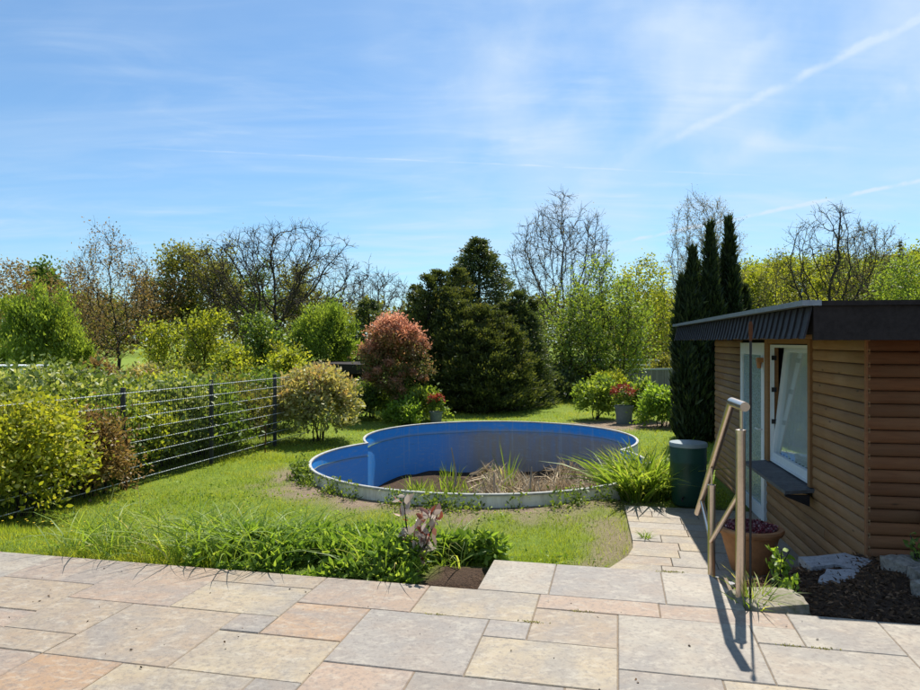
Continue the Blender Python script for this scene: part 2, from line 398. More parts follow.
def ground_mat():
    t = NT('lawn_ground'); p = t.geo()
    n1 = t.noise(p, 0.7, 5, 0.6); n2 = t.noise(p, 9, 6, 0.7); n3 = t.noise(p, 60, 4, 0.7); n4 = t.noise(p, 0.05, 3)
    c = t.mix(t.ramp(n2, [(0.3, 0.0), (0.7, 1.0)]), (0.10, 0.16, 0.022), (0.20, 0.265, 0.04))
    c = t.mix(t.ramp(n1, [(0.5, 0.0), (0.76, 0.45)]), c, (0.29, 0.28, 0.08))
    c = t.mix(t.ramp(n4, [(0.4, 0.0), (0.65, 0.5)]), c, (0.17, 0.23, 0.035))
    d = t.mix(t.ramp(n3, [(0.3, 0.0), (0.7, 1.0)]), (0.15, 0.105, 0.07), (0.36, 0.28, 0.20))
    d = t.mix(t.ramp(n2, [(0.5, 0.0), (0.8, 0.7)]), d, (0.10, 0.075, 0.05))
    c = t.mix(t.math('MINIMUM', t.attr('dirt'), 1.0), c, d)
    s = t.mix(t.ramp(n3, [(0.3, 0.0), (0.7, 1.0)]), (0.035, 0.024, 0.018), (0.11, 0.07, 0.045))
    c = t.mix(t.attr('soil'), c, s)
    return t.done(t.bsdf(c, 0.95, 0.1, bump=t.math('ADD', n3, n2), bs=0.8, bd=0.04))
M_ground = ground_mat()

G = {
 'lawn': leaf_mat('lawn_blade', [(0, (0.10, 0.175, 0.022)), (0.45, (0.225, 0.305, 0.036)), (0.8, (0.34, 0.375, 0.06)), (1, (0.46, 0.41, 0.16))], 0.55),
 'tall': leaf_mat('tall_grass', [(0, (0.11, 0.19, 0.03)), (0.6, (0.22, 0.33, 0.05)), (0.9, (0.34, 0.40, 0.10)), (1, (0.54, 0.48, 0.27))], 0.52),
 'herb': leaf_mat('low_herb', [(0, (0.08, 0.155, 0.022)), (0.6, (0.18, 0.30, 0.045)), (1, (0.30, 0.40, 0.09))], 0.52),
 'fresh': leaf_mat('fresh_green', [(0, (0.10, 0.165, 0.03)), (0.6, (0.19, 0.275, 0.05)), (1, (0.29, 0.36, 0.08))], 0.55),
 'spring': leaf_mat('spring_yellow_green', [(0, (0.15, 0.195, 0.025)), (0.6, (0.27, 0.32, 0.04)), (1, (0.38, 0.39, 0.07))], 0.55),
 'mid': leaf_mat('mid_green', [(0, (0.065, 0.115, 0.024)), (0.6, (0.13, 0.205, 0.04)), (1, (0.21, 0.28, 0.065))], 0.48),
 'olive': leaf_mat('olive_green', [(0, (0.095, 0.105, 0.03)), (0.6, (0.18, 0.195, 0.05)), (1, (0.28, 0.28, 0.085))], 0.5),
 'laurel': leaf_mat('glossy_laurel', [(0, (0.055, 0.095, 0.025)), (0.5, (0.15, 0.21, 0.05)), (0.75, (0.30, 0.35, 0.13)), (1, (0.55, 0.57, 0.40))], 0.45, 0.45, 0.35),
 'yellow': leaf_mat('yellow_shrub', [(0, (0.13, 0.17, 0.02)), (0.5, (0.27, 0.31, 0.035)), (0.85, (0.40, 0.39, 0.06)), (1, (0.46, 0.44, 0.25))], 0.48),
 'variegated': leaf_mat('variegated', [(0, (0.156, 0.182, 0.052)), (0.5, (0.351, 0.351, 0.130)), (0.8, (0.468, 0.403, 0.221)), (1, (0.442, 0.208, 0.143))], 0.35),
 'bronze': leaf_mat('bronze_leaf', [(0, (0.15, 0.105, 0.045)), (0.5, (0.25, 0.17, 0.07)), (1, (0.25, 0.24, 0.07))], 0.48, warm=(1.15, 1.05, 0.75)),
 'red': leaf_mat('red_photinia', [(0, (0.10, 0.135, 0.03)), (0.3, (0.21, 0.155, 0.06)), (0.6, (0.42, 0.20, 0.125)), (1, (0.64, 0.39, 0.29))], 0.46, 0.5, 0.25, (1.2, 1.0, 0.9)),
 'pink': leaf_mat('pale_pink_leaf', [(0, (0.30, 0.06, 0.03)), (0.4, (0.40, 0.30, 0.24)), (1, (0.55, 0.50, 0.44))], 0.3, 0.4, 0.5, (1, 1, 1)),
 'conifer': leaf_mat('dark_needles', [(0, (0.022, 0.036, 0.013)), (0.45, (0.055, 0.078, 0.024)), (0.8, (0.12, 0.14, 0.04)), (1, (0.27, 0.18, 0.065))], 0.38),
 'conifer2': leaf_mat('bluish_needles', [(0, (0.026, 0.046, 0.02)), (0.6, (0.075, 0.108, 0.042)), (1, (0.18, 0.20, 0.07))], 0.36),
 'cypress': leaf_mat('cypress_scale', [(0, (0.012, 0.024, 0.010)), (0.7, (0.027, 0.048, 0.017)), (1, (0.06, 0.08, 0.028))], 0.2),
 'redflower': leaf_mat('red_flower', [(0, (0.16, 0.03, 0.02)), (0.6, (0.36, 0.06, 0.035)), (1, (0.45, 0.16, 0.05))], 0.3, warm=(1, 1, 1)),
 'sedum': leaf_mat('purple_sedum', [(0, (0.09, 0.018, 0.03)), (0.6, (0.26, 0.05, 0.07)), (1, (0.50, 0.34, 0.34))], 0.2, warm=(1, 1, 1)),
 'dandelion': leaf_mat('dandelion', [(0, (0.6, 0.42, 0.01)), (1, (0.75, 0.55, 0.02))], 0.2, warm=(1, 1, 1)),
 'twigleaf': leaf_mat('bud_leaf', [(0, (0.130, 0.117, 0.052)), (1, (0.286, 0.247, 0.117))], 0.4),
}

# ------------------------------------------------------------------ foliage builders
def unit(a): return a / (np.linalg.norm(a, axis=1, keepdims=True) + 1e-9)
def rand_dirs(n, rng): return unit(rng.normal(size=(n, 3)))
OVATE = False
def leaves(P, A, L, Wd, rng, v=None, ovate=None):
    """folded leaves: P base, A unit axis, L length, Wd width; rhombic, or ovate for plants near the camera"""
    n = len(P); R = rand_dirs(n, rng); S = unit(np.cross(A, R)); N = np.cross(S, A)
    L = np.broadcast_to(L, n)[:, None]; Wd = np.broadcast_to(Wd, n)[:, None]
    if v is None: v = rng.random(n)
    i = np.arange(n)[:, None]
    if OVATE if ovate is None else ovate:
        droop = N * L * (-0.10 + 0.25 * rng.random((n, 1)))
        a1 = P + A * L * 0.28 + N * Wd * 0.10; a2 = P + A * L * 0.66 + N * Wd * 0.08 - droop * 0.4
        vs = np.stack([P, a1 + S * Wd * 0.46, a2 + S * Wd * 0.36, P + A * L - droop, a2 - S * Wd * 0.36, a1 - S * Wd * 0.46, P + A * L * 0.5 - droop * 0.2], 1).reshape(-1, 3)
        i = i * 7
        F = np.concatenate([i + [0, 1, 6], i + [1, 2, 6], i + [2, 3, 6], i + [3, 4, 6], i + [4, 5, 6], i + [5, 0, 6]], 0)
        return vs, F, np.repeat(v, 7)
    mid = P + A * L * 0.45
    vs = np.stack([P, mid + S * Wd * 0.5 + N * Wd * 0.12, P + A * L, mid - S * Wd * 0.5 + N * Wd * 0.12], 1).reshape(-1, 3)
    i = i * 4
    return vs, np.concatenate([i + [0, 1, 2], i + [0, 2, 3]], 0), np.repeat(v, 4)
def foliage_obj(name, parts, mat, parent=None, kind=None):
    vs, fs, vv = [], [], []; b = 0
    for (a, f, v) in parts: vs.append(a); fs.append(f + b); vv.append(v); b += len(a)
    V = np.concatenate(vs); o_ = root_loc(parent); V = V - np.array(o_)
    by = {}
    for f in fs: by.setdefault(f.shape[1], []).append(f)
    me = mesh_np(name, V, [np.concatenate(x) for x in by.values()], np.concatenate(vv))
    o = link(name, me, mat, parent)
    if kind: o['kind'] = kind
    return o
def blades(P, D, L, Wd, bend, rng, v=None, segs=3):
    """curved grass blades: P base, D initial direction, bend = sideways droop"""
    n = len(P); side = unit(np.cross(D, rand_dirs(n, rng))); out = unit(np.stack([D[:, 0], D[:, 1], np.zeros(n)], 1) + rng.normal(size=(n, 3)) * [0.25, 0.25, 0])
    L = np.broadcast_to(L, n); Wd = np.broadcast_to(Wd, n); bend = np.broadcast_to(bend, n)
    cols = []
    for k in range(segs):
        t = k / segs
        c = P + D * (L * t)[:, None] + out * (L * bend * t * t)[:, None] - np.array([0, 0, 1]) * (L * bend * 0.65 * t ** 2.4)[:, None]
        w = (Wd * (1 - t ** 2 * 0.75) * 0.5)[:, None]
        cols += [c - side * w, c + side * w]
    t = 1.0
    cols.append(P + D * L[:, None] + out * (L * bend)[:, None] - np.array([0, 0, 1]) * (L * bend * 0.65)[:, None])
    m = 2 * segs + 1
    vs = np.stack(cols, 1).reshape(-1, 3); i = np.arange(n)[:, None] * m
    F = []
    for k in range(segs - 1): F += [i + [2 * k, 2 * k + 1, 2 * k + 3], i + [2 * k, 2 * k + 3, 2 * k + 2]]
    F.append(i + [2 * segs - 2, 2 * segs - 1, 2 * segs])
    if v is None: v = rng.random(n)
    return vs, np.concatenate(F), np.repeat(v, m)

def segs_mesh(segs, sides_fn):
    """frustums for branch segments [(p0,p1,r0,r1,level)] grouped by side count"""
    vs, fl = [], []; b = 0
    S = {}
    for s_ in segs: S.setdefault(sides_fn(s_[4]), []).append(s_)
    for n, ss in S.items():
        p0 = np.array([s_[0] for s_ in ss], float); p1 = np.array([s_[1] for s_ in ss], float)
        r0 = np.array([s_[2] for s_ in ss])[:, None]; r1 = np.array([s_[3] for s_ in ss])[:, None]
        t = unit(p1 - p0); ref = np.where(np.abs(t[:, 2:3]) > 0.9, [[1.0, 0, 0]], [[0, 0, 1.0]])
        a = unit(np.cross(t, ref)); c = np.cross(a, t)
        ring = []
        for k in range(n):
            q = 2 * math.pi * k / n; o = a * math.cos(q) + c * math.sin(q)
            ring.append((p0 + o * r0, p1 + o * r1))
        arr = np.stack([r[0] for r in ring] + [r[1] for r in ring], 1).reshape(-1, 3)
        i = np.arange(len(ss))[:, None] * (2 * n) + b
        for k in range(n):
            k2 = (k + 1) % n
            fl.append(i + [k, k2, n + k2, n + k])
        vs.append(arr); b += len(arr)
    return np.concatenate(vs), [np.concatenate(fl)]
def grow(rng, base, height, r0, levels=4, kids=(8, 6, 5, 4), spread=0.9, up=0.25, len_f=(0.55, 0.5, 0.5, 0.5), clear=0.3, lean=(0, 0), wob=0.12, nseg=4, trunk_f=0.85):
    segs = []; tips = []
    def rec(p, d, L, r, lev):
        n = nseg if lev < 2 else (3 if lev < 3 else 2)
        pts = [p]; dd = d.copy()
        for k in range(n):
            dd = dd + rng.normal(size=3) * wob * (1 if lev else 0.45); dd[2] += up * (0.25 if lev else 0.05)
            dd /= np.linalg.norm(dd); pts.append(pts[-1] + dd * L / n)
        rr = [r * (1 - 0.62 * k / n) for k in range(n + 1)]
        for k in range(n): segs.append((pts[k], pts[k + 1], rr[k], rr[k + 1], lev))
        if lev >= levels: tips.append((pts[-2], pts[-1])); return
        nk = kids[min(lev, len(kids) - 1)]
        for j in range(nk):
            t = (clear if lev == 0 else 0.22) + (1 - (clear if lev == 0 else 0.22)) * (j + rng.random() * 0.9) / nk
            t = min(t, 0.98); q = t * n; k = min(int(q), n - 1); f = q - k
            pp = pts[k] * (1 - f) + pts[k + 1] * f
            ax = pts[k + 1] - pts[k]; ax = ax / np.linalg.norm(ax)
            sd = rng.normal(size=3); sd -= ax * sd.dot(ax); sd /= np.linalg.norm(sd) + 1e-9
            if lev == 0:
                az = j * 2.4 + rng.random() * 0.8; sd = np.array([math.cos(az), math.sin(az), 0.0])
            sp = spread * (0.75 + 0.5 * rng.random())
            cd = ax * 1.0 + sd * sp; cd[2] += up * 0.3; cd /= np.linalg.norm(cd)
            ll = L * len_f[min(lev, len(len_f) - 1)] * (0.7 + 0.6 * rng.random()) * (1.15 - 0.55 * t if lev == 0 else 1 - 0.25 * t)
            rec(pp, cd, ll, max((rr[k] * (1 - f) + rr[k + 1] * f) * 0.58, 0.006), lev + 1)
        tips.append((pts[-2], pts[-1]))
    rec(np.array(base, float), np.array([lean[0], lean[1], 1.0]) / math.sqrt(1 + lean[0] ** 2 + lean[1] ** 2), height * trunk_f, r0, 0)
    return segs, tips
def fit(segs, tips, base, height, width=None):
    pts = np.array([s_[1] for s_ in segs]); b = np.array(base, float)
    kz = height / (pts[:, 2].max() - b[2])
    if width: 
        kx = width / max(np.percentile(pts[:, 0], 99) - np.percentile(pts[:, 0], 1), .1)
    else: kx = kz
    K = np.array([kx, kx, kz])
    f = lambda p: b + (np.asarray(p) - b) * K
    return [(f(a), f(c), r, q, l) for a, c, r, q, l in segs], [(f(a), f(c)) for a, c in tips]
def limb_obj(name, segs, mat, parent, minr=0.0):
    segs = [(a, b, max(r, minr), max(q, minr * 0.7), l) for a, b, r, q, l in segs]
    V, F = segs_mesh(segs, lambda l: {0: 9, 1: 6, 2: 4}.get(l, 3))
    V = V - np.array(root_loc(parent))
    return link(name, mesh_np(name, V, F, smooth=True), mat, parent)
def tip_leaves(tips, n_per, size, rng, spread=0.35, asp=0.6, down=0.0, keep=1.0):
    a = np.array([t[0] for t in tips]); b = np.array([t[1] for t in tips])
    if keep < 1: m = rng.random(len(a)) < keep; a, b = a[m], b[m]
    P = np.repeat(b, n_per, 0); Q = np.repeat(a, n_per, 0); t = rng.random((len(P), 1)) * 1.3 - 0.1
    C = Q + (P - Q) * t + rng.normal(size=P.shape) * spread
    A = rand_dirs(len(C), rng); A[:, 2] -= down; A = unit(A)
    s_ = size * (0.6 + 0.8 * rng.random(len(C)))
    cl = np.repeat(rng.random(len(a)), n_per)
    return leaves(C, A, s_, s_ * asp, rng, np.clip(0.55 * cl + 0.45 * rng.random(len(C)), 0, 1))
def tree(name, label, cat, base, height, width, rng_seed, bark, leafmat=None, n_per=8, lsize=0.15, lspread=0.3, r0=None, minr=0.008, keep=1.0, group=None, asp=0.6, **kw):
    rng = np.random.default_rng(rng_seed)
    root = thing(name, label, cat, base, group)
    s_, t_ = grow(rng, base, height, r0 or height * 0.022, **kw)
    s_, t_ = fit(s_, t_, base, height, width)
    limb_obj('trunk', s_, bark, root, minr)
    if leafmat: foliage_obj('crown', [tip_leaves(t_, n_per, lsize, rng, lspread, asp=asp, keep=keep)], G[leafmat], root)
    return root

def ellip_clumps(center, rad, n_clump, n_leaf, lsize, rng, asp=0.55, clump=0.22, shell=0.55, upbias=0.3, vfun=None, vertical=0.0, flatbottom=True, rough=0.25):
    """leaf clumps spread over an uneven rounded volume"""
    c = np.array(center); rad = np.array(rad)
    D = rand_dirs(n_clump, rng)
    if flatbottom: D[:, 2] = np.where(D[:, 2] < -0.45, -D[:, 2], D[:, 2])
    rr = shell + (1 - shell) * rng.random(n_clump) ** 0.6
    lump = 1 + rough * (vnoise(D[:, 0] * 2.2 + 9, D[:, 1] * 2.2 + D[:, 2] * 2.5 + 5, int(rng.integers(999))) - 0.5) * 2
    C = c + D * rad * (rr * lump)[:, None]
    per = n_leaf // n_clump
    P = np.repeat(C, per, 0); Dn = np.repeat(D, per, 0)
    cr = clump * rad.mean() * np.repeat(0.6 + 0.8 * rng.random(n_clump), per)
    P = P + rng.normal(size=P.shape) * cr[:, None] * np.array([1, 1, 0.8 + vertical])
    A = unit(rand_dirs(len(P), rng) + Dn * 0.5 + np.array([0, 0, upbias]))
    s_ = lsize * (0.55 + 0.9 * rng.random(len(P)))
    cv = np.repeat(rng.random(n_clump), per)
    v = np.clip(0.5 * cv + 0.5 * rng.random(len(P)), 0, 1)
    if vfun is not None: v = vfun(P, v, rng)
    return leaves(P, A, s_, s_ * asp, rng, v)
def shrub_stems(base, height, spread, n, rng, r=0.015):
    segs = []
    for k in range(n):
        az = rng.random() * 6.28; p = np.array(base, float) + [rng.normal() * 0.08, rng.normal() * 0.08, 0]
        d = np.array([math.cos(az) * spread * rng.random() * 1.3, math.sin(az) * spread * rng.random() * 1.3, height * (0.7 + 0.3 * rng.random())])
        q = p
        for j in range(4):
            t = (j + 1) / 4; nx = p + d * np.array([t ** 1.3, t ** 1.3, t]) + rng.normal(size=3) * 0.03
            segs.append((q, nx, r * (1 - 0.2 * j), r * (0.8 - 0.2 * j), 2)); q = nx
    return segs
def shrub(name, label, base, rad, mat, n_leaf, lsize, seed, cat='shrub', group=None, stems=7, zc=None, bark=None, n_clump=None, lobes=None, **kw):
    rng = np.random.default_rng(seed)
    root = thing(name, label, cat, base, group)
    zc = rad[2] * 0.95 if zc is None else zc
    sg = shrub_stems(base, rad[2] * 1.6, max(rad[0], rad[1]) * 0.6, stems, rng, 0.012 + 0.006 * rad[2])
    limb_obj('stems', sg, bark or M_bark_d, root)
    nc = n_clump or max(20, n_leaf // 90); lobes = lobes or [(0, 0, 0, 1, 1, 1)]; tot = sum(q[3] * q[4] * q[5] for q in lobes)
    foliage_obj('foliage', [ellip_clumps((base[0] + q[0] * rad[0], base[1] + q[1] * rad[1], base[2] + zc + q[2] * rad[2]), (rad[0] * q[3], rad[1] * q[4], rad[2] * q[5]), max(8, int(nc * q[3] * q[4] * q[5] / tot)), max(60, int(n_leaf * q[3] * q[4] * q[5] / tot)), lsize, rng, **kw) for q in lobes], G[mat], root)
    return root

def colonize(rng, base, height, crown_z, rad, n_attr=1300, step=0.25, trunk_h=None, di=None, dk=None, up=0.10, shell=0.35, lean=0.0, lobes=5):
    """branch skeleton grown towards points spread through an uneven crown; crown_z = centre height, rad = radii"""
    b = np.array(base, float); rad = np.array(rad, float); c = b + [lean * height, 0, crown_z]
    D = rand_dirs(n_attr, rng); lump = 0.80 + 0.40 * vnoise(D[:, 0] * 1.9 + 7, D[:, 1] * 1.9 + D[:, 2] * 2.3 + 3, int(rng.integers(999)))
    A = c + D * rad * (lump * (shell + (1 - shell) * rng.random(n_attr) ** 0.5))[:, None]
    A = A[A[:, 2] > b[2] + 0.12 * height]
    th = trunk_h or max(crown_z - rad[2] * 0.75, 0.15 * height); k = max(2, int(th / step)); N = [b]; par = [-1]
    for i in range(k):
        N.append(N[-1] + np.array([lean * step + rng.normal() * 0.035, rng.normal() * 0.035, step])); par.append(i)
    N = np.array(N); par = list(par); di = di or 9 * step; dk = dk or 1.7 * step
    d2 = np.linalg.norm(A[:, None] - N[None], axis=2); near = d2.argmin(1); nd = d2.min(1); alive = np.ones(len(A), bool)
    for it in range(160):
        act = alive & (nd < (di if it > 6 else 1e9))
        if not act.any(): break
        idx = np.nonzero(act)[0]; dirs = unit(A[idx] - N[near[idx]]); acc = np.zeros((len(N), 3)); np.add.at(acc, near[idx], dirs)
        src = np.unique(near[idx]); dv = unit(unit(acc[src]) + rng.normal(size=(len(src), 3)) * 0.13 + [0, 0, up]); new = N[src] + dv * step
        n0 = len(N); N = np.concatenate([N, new]); par += list(src)
        dd = np.linalg.norm(A[:, None] - new[None], axis=2); j = dd.argmin(1); m = dd.min(1); up_ = m < nd; nd = np.where(up_, m, nd); near = np.where(up_, n0 + j, near)
        alive &= nd > dk
        if len(N) > 6000: break
    par = np.array(par); n = len(N); cnt = np.zeros(n, int); np.add.at(cnt, par[1:], 1)
    for _ in range(2):
        cs = np.zeros((n, 3)); np.add.at(cs, par[1:], N[1:]); m = (cnt > 0) & (par >= 0)
        N2 = N.copy(); N2[m] = 0.5 * N[m] + 0.25 * N[par[m]] + 0.25 * cs[m] / cnt[m][:, None]; N = N2
    return N, par, cnt
def col_tree(name, label, base, height, width, seed, bark, leafmat=None, n_per=0, lsize=0.1, lspread=0.12, crown=(0.62, 0.40), tip_r=0.008, exp_=2.3, twigs=2, twig_l=0.45, twig_r=0.006, group=None, cat='tree', asp=0.6, keep=1.0, rmax=0.3, **kw):
    rng = np.random.default_rng(seed); root = thing(name, label, cat, base, group)
    N, par, cnt = colonize(rng, base, height, height * crown[0], (width / 2, width / 2, height * crown[1]), **kw)
    n = len(N); r = np.zeros(n)
    for i in range(n - 1, -1, -1):
        r[i] = max(r[i], tip_r ** exp_) if cnt[i] == 0 else r[i]
        if par[i] >= 0: r[par[i]] += r[i]
    r = np.minimum(r ** (1 / exp_), rmax)
    lev = lambda q: 0 if q > 0.09 else (1 if q > 0.04 else (2 if q > 0.02 else 3))
    segs = [(N[par[i]], N[i], min(r[par[i]], r[i] * 1.35), r[i], lev(r[i])) for i in range(1, n)]
    thin = np.nonzero((r < tip_r * 3.2) & (np.arange(n) > 3))[0]; tips = []
    for i in thin:
        d0 = N[i] - N[par[i]]; d0 = d0 / np.linalg.norm(d0)
        for _ in range(twigs):
            d = d0 + rng.normal(size=3) * 0.65; d[2] += 0.15; d /= np.linalg.norm(d); l = twig_l * (0.5 + 0.8 * rng.random())
            m = N[i] + d * l * 0.5; e = m + (d + rng.normal(size=3) * 0.3) * l * 0.5
            segs += [(N[i], m, twig_r * 1.2, twig_r, 3), (m, e, twig_r, twig_r * 0.6, 3)]; tips.append((m, e))
    limb_obj('trunk', segs, bark, root)
    if leafmat: foliage_obj('crown', [tip_leaves(tips, n_per, lsize, rng, lspread, asp=asp, keep=keep)], G[leafmat], root)
    return root

# ------------------------------------------------------------------ the setting: ground
PR = 2.6
PC = [(0.30, 11.12), (0.77, 13.72)]                  # the two lobes of the figure-eight pool
RIM_Z, FLOOR_Z = -0.40, -1.55
def pool_sd(l, d):
    return np.minimum(np.hypot(l - PC[0][0], d - PC[0][1]), np.hypot(l - PC[1][0], d - PC[1][1])) - PR
def path_left(Y): return np.interp(Y, [5.0, 6.44, 7.0, 7.3, 9.2], [-0.75, -0.10, 0.12, 0.15, 0.07])
def terrain(l, d):
    l = np.asarray(l, float); d = np.asarray(d, float)
    X, Y = l * CT - d * ST, l * ST + d * CT
    lawn = -0.62 + 0.05 * (vnoise(l * 0.5, d * 0.5, 3) - 0.5) + 0.02 * (vnoise(l * 2, d * 2, 4) - 0.5)
    bank = -0.035 - 0.585 * sstep(4.35, 6.3, Y)
    z = np.where(Y < 7, np.maximum(bank, lawn) * sstep(6.6, 5.6, Y) + lawn * (1 - sstep(6.6, 5.6, Y)), lawn)
    bed = -0.045 - 0.09 * sstep(4.2, 4.9, Y - 0.9 * (X - 0.9)) - 0.485 * sstep(4.9, 6.0, Y - 0.9 * (X - 0.9)) + 0.04 * (vnoise(l * 4, d * 4, 8) - 0.5)
    wb = sstep(0.66, 0.80, X) * sstep(8.6, 7.5, Y)
    z = z * (1 - wb) + bed * wb
    # trench below the steps and the bedding of the path
    ws = sstep(-0.30, -0.16, X) * sstep(0.80, 0.66, X) * sstep(4.30, 4.42, Y) * sstep(6.3, 6.1, Y)
    z = z * (1 - ws) - 0.9 * ws
    wp = sstep(-0.05, 0.10, X - path_left(Y)) * sstep(5.9, 6.1, Y) * sstep(9.1, 8.95, Y) * sstep(2.4, 2.0, X)
    z = z * (1 - wp) + np.minimum(z, -0.68) * wp
    wt = sstep(4.10, 4.02, Y) ; z = z * (1 - wt) - 0.2 * wt
    wt2 = sstep(4.66, 4.58, Y) * sstep(-0.86, -0.78, X) * sstep(0.70, 0.62, X); z = z * (1 - wt2) + np.minimum(z, -0.25) * wt2
    ps = pool_sd(l, d); z = z + 0.075 * sstep(1.3, 0.1, ps) * sstep(13.0, 11.0, d) * sstep(0.0, -0.35, X - path_left(Y))
    far = np.hypot(l, d)
    z = z + sstep(40, 160, far) * 0.6 * (vnoise(l * 0.03, d * 0.03, 5) - 0.4)
    return z
def axis(lo, hi, step, far_lo, far_hi):
    a = list(np.arange(lo, hi + 1e-6, step)); s = step; x = hi
    while x < far_hi: s *= 1.22; x += s; a.append(x)
    s = step; x = lo
    while x > far_lo: s *= 1.22; x -= s; a.insert(0, x)
    return np.array(a)
gx = axis(-8.5, 5.5, 0.12, -500, 500); gy = axis(3.2, 18, 0.12, -60, 900)
LX, DY = np.meshgrid(gx, gy); l0, d0 = LX.ravel().copy(), DY.ravel().copy()
sd = pool_sd(l0, d0); inside = sd < 0
for _ in range(3):                                   # hole edge snapped to the pool wall
    for c in PC:
        r = np.hypot(l0 - c[0], d0 - c[1]); m = inside & (r < PR) & (r > PR - 0.35)
        k = PR / np.maximum(r, 1e-6); l0 = np.where(m, c[0] + (l0 - c[0]) * k, l0); d0 = np.where(m, c[1] + (d0 - c[1]) * k, d0)
z0 = terrain(l0, d0)
nx_, ny_ = len(gx), len(gy)
ii = (np.arange(ny_ - 1)[:, None] * nx_ + np.arange(nx_ - 1)[None, :]).ravel()
quads = np.stack([ii, ii + 1, ii + nx_ + 1, ii + nx_], 1)
quads = quads[~inside[quads].all(1)]
gme = mesh_np('ground', np.stack([l0, d0, z0], 1), [quads], smooth=True)
def dirt_mask(l, d):
    l = np.asarray(l, float); d = np.asarray(d, float)
    s = pool_sd(l, d); n = vnoise(l * 2.3, d * 2.3, 11) * 0.6 + vnoise(l * 6, d * 6, 12) * 0.4
    near = sstep(0.95, 0.20, s + (n - 0.5) * 0.9) * sstep(12.2, 10.6, d)
    near = near * np.where(l > 0.9, 0.8, 1.0)
    X, Y = W2T(l, d)
    edge = sstep(0.45, 0.05, np.abs(X - path_left(Y) + 0.15) + (n - 0.5) * 0.5) * sstep(5.9, 6.3, Y) * sstep(8.8, 8.2, Y) * 0.8
    pot = sstep(1.5, 0.7, np.hypot((l - 4.1) * 0.7, d - 17.4) + (n - 0.5) * 0.8)
    return np.clip(np.maximum(np.maximum(near, edge), pot), 0, 1)
def soil_mask(l, d):
    X, Y = W2T(np.asarray(l, float), np.asarray(d, float))
    bed = sstep(0.62, 0.72, X) * sstep(9.4, 8.9, Y)
    patch = sstep(-1.25, -1.15, X) * sstep(-0.72, -0.80, X) * sstep(4.75, 4.6, Y)
    return np.clip(np.maximum(bed, patch), 0, 1)
for nm, val in (('dirt', dirt_mask(l0, d0)), ('soil', soil_mask(l0, d0))):
    a = gme.attributes.new(nm, 'FLOAT', 'POINT'); a.data.foreach_set('value', val.astype(np.float32))
ground = link('ground', gme, M_ground); tag(ground, kind='structure')

# ------------------------------------------------------------------ terrace of stone slabs
UX, UY, Y0 = 0.2185, 0.2125, 4.03
terrace_mb = MB()
def rectW(x0, x1, y0, y1): return [T2W(x0, y0), T2W(x1, y0), T2W(x1, y1), T2W(x0, y1)]
terrace_mb.prism(rectW(-26 * UX, 16 * UX, -3.0, Y0 - 0.02), -0.30, -0.005)
terrace_mb.prism(rectW(-0.79, 0.655, Y0 - 0.018, 4.575), -0.30, -0.005)
terrace = terrace_mb.build('terrace', M_sand); tag(terrace, kind='structure')
COLS = {'grey': (0.225, 0.202, 0.175), 'pale': (0.287, 0.255, 0.205), 'cream': (0.311, 0.255, 0.171), 'beige': (0.274, 0.215, 0.150), 'pink': (0.277, 0.202, 0.146), 'orange': (0.288, 0.186, 0.108), 'dark': (0.195, 0.175, 0.151)}
def slab(parent, poly, z, colr, th=0.045, name='paver'):
    c = np.mean(np.array(poly), axis=0)
    o = MB().prism(poly, z - th, z, bev=0.004).build(name, M_paver, parent)
    k = 0.93 + 0.14 * random.random(); o.color = (colr[0] * k, colr[1] * k, colr[2] * k, 1)
    return o
PAV = [(-17, -14, 0, 2, 'pink'), (-17, -14, 2, 4, 'beige'), (-17, -14, 4, 5, 'pink'), (-14, -12, 3, 5, 'beige'), (-14, -11, 0, 3, 'pink'), (-12, -9, 3, 6, 'beige'),
       (-16, -12, 5, 6, 'beige'), (-12, -10, 6, 8, 'orange'), (-10, -7, 6, 8, 'cream'), (-11, -8, 1, 3, 'cream'), (-11, -8, 0, 1, 'beige'), (-9, -8, 3, 4, 'grey'), (-9, -6, 4, 6, 'cream'),
       (-8, -6, 2, 4, 'orange'), (-8, -5, 0, 2, 'pink'), (-5, -2, 0, 2, 'cream'), (-6, -3, 2, 5, 'grey'), (-6, -4, 5, 7, 'pink'), (-4, -1, 5, 7, 'dark'), (-3, 0, 3, 5, 'cream'),
       (-3, -2, 2, 3, 'grey'), (-2, 0, 1, 3, 'beige'), (-2, 1, 0, 1, 'pink'), (1, 4, 0, 1, 'pink'), (0, 3, 1, 4, 'pale'), (3, 4, 1, 2, 'pale'), (4, 6, 0, 2, 'pale'), (6, 9, 0, 3, 'pale'),
       (3, 6, 2, 4, 'pale'), (0, 2, 4, 6, 'dark'), (2, 5, 4, 6, 'cream'), (-1, 0, 5, 7, 'beige'), (-7, -6, 6, 8, 'dark'), (-16, -12, 6, 8, 'pink'), (6, 8, 3, 5, 'beige'), (5, 6, 4, 6, 'grey')]
occ = {}
for (a, b, c, d, k) in PAV:
    for i in range(a, b):
        for j in range(c, d): occ[(i, j)] = 1
rr_ = random.Random(3)
for j in range(0, 13):
    for i in range(-24, 14):
        if (i, j) in occ: continue
        w, h = rr_.choice([(3, 2), (2, 2), (3, 3), (2, 1), (3, 2)])
        ww = 0
        while ww < w and i + ww < 14 and (i + ww, j) not in occ: ww += 1
        hh = 0
        while hh < h and j + hh < 13 and all((i + q, j + hh) not in occ for q in range(ww)): hh += 1
        for q in range(ww):
            for r in range(hh): occ[(i + q, j + r)] = 1
        PAV.append((i, i + ww, j, j + hh, rr_.choice(['beige', 'pink', 'cream', 'grey', 'pale'])))
GAP = 0.0021
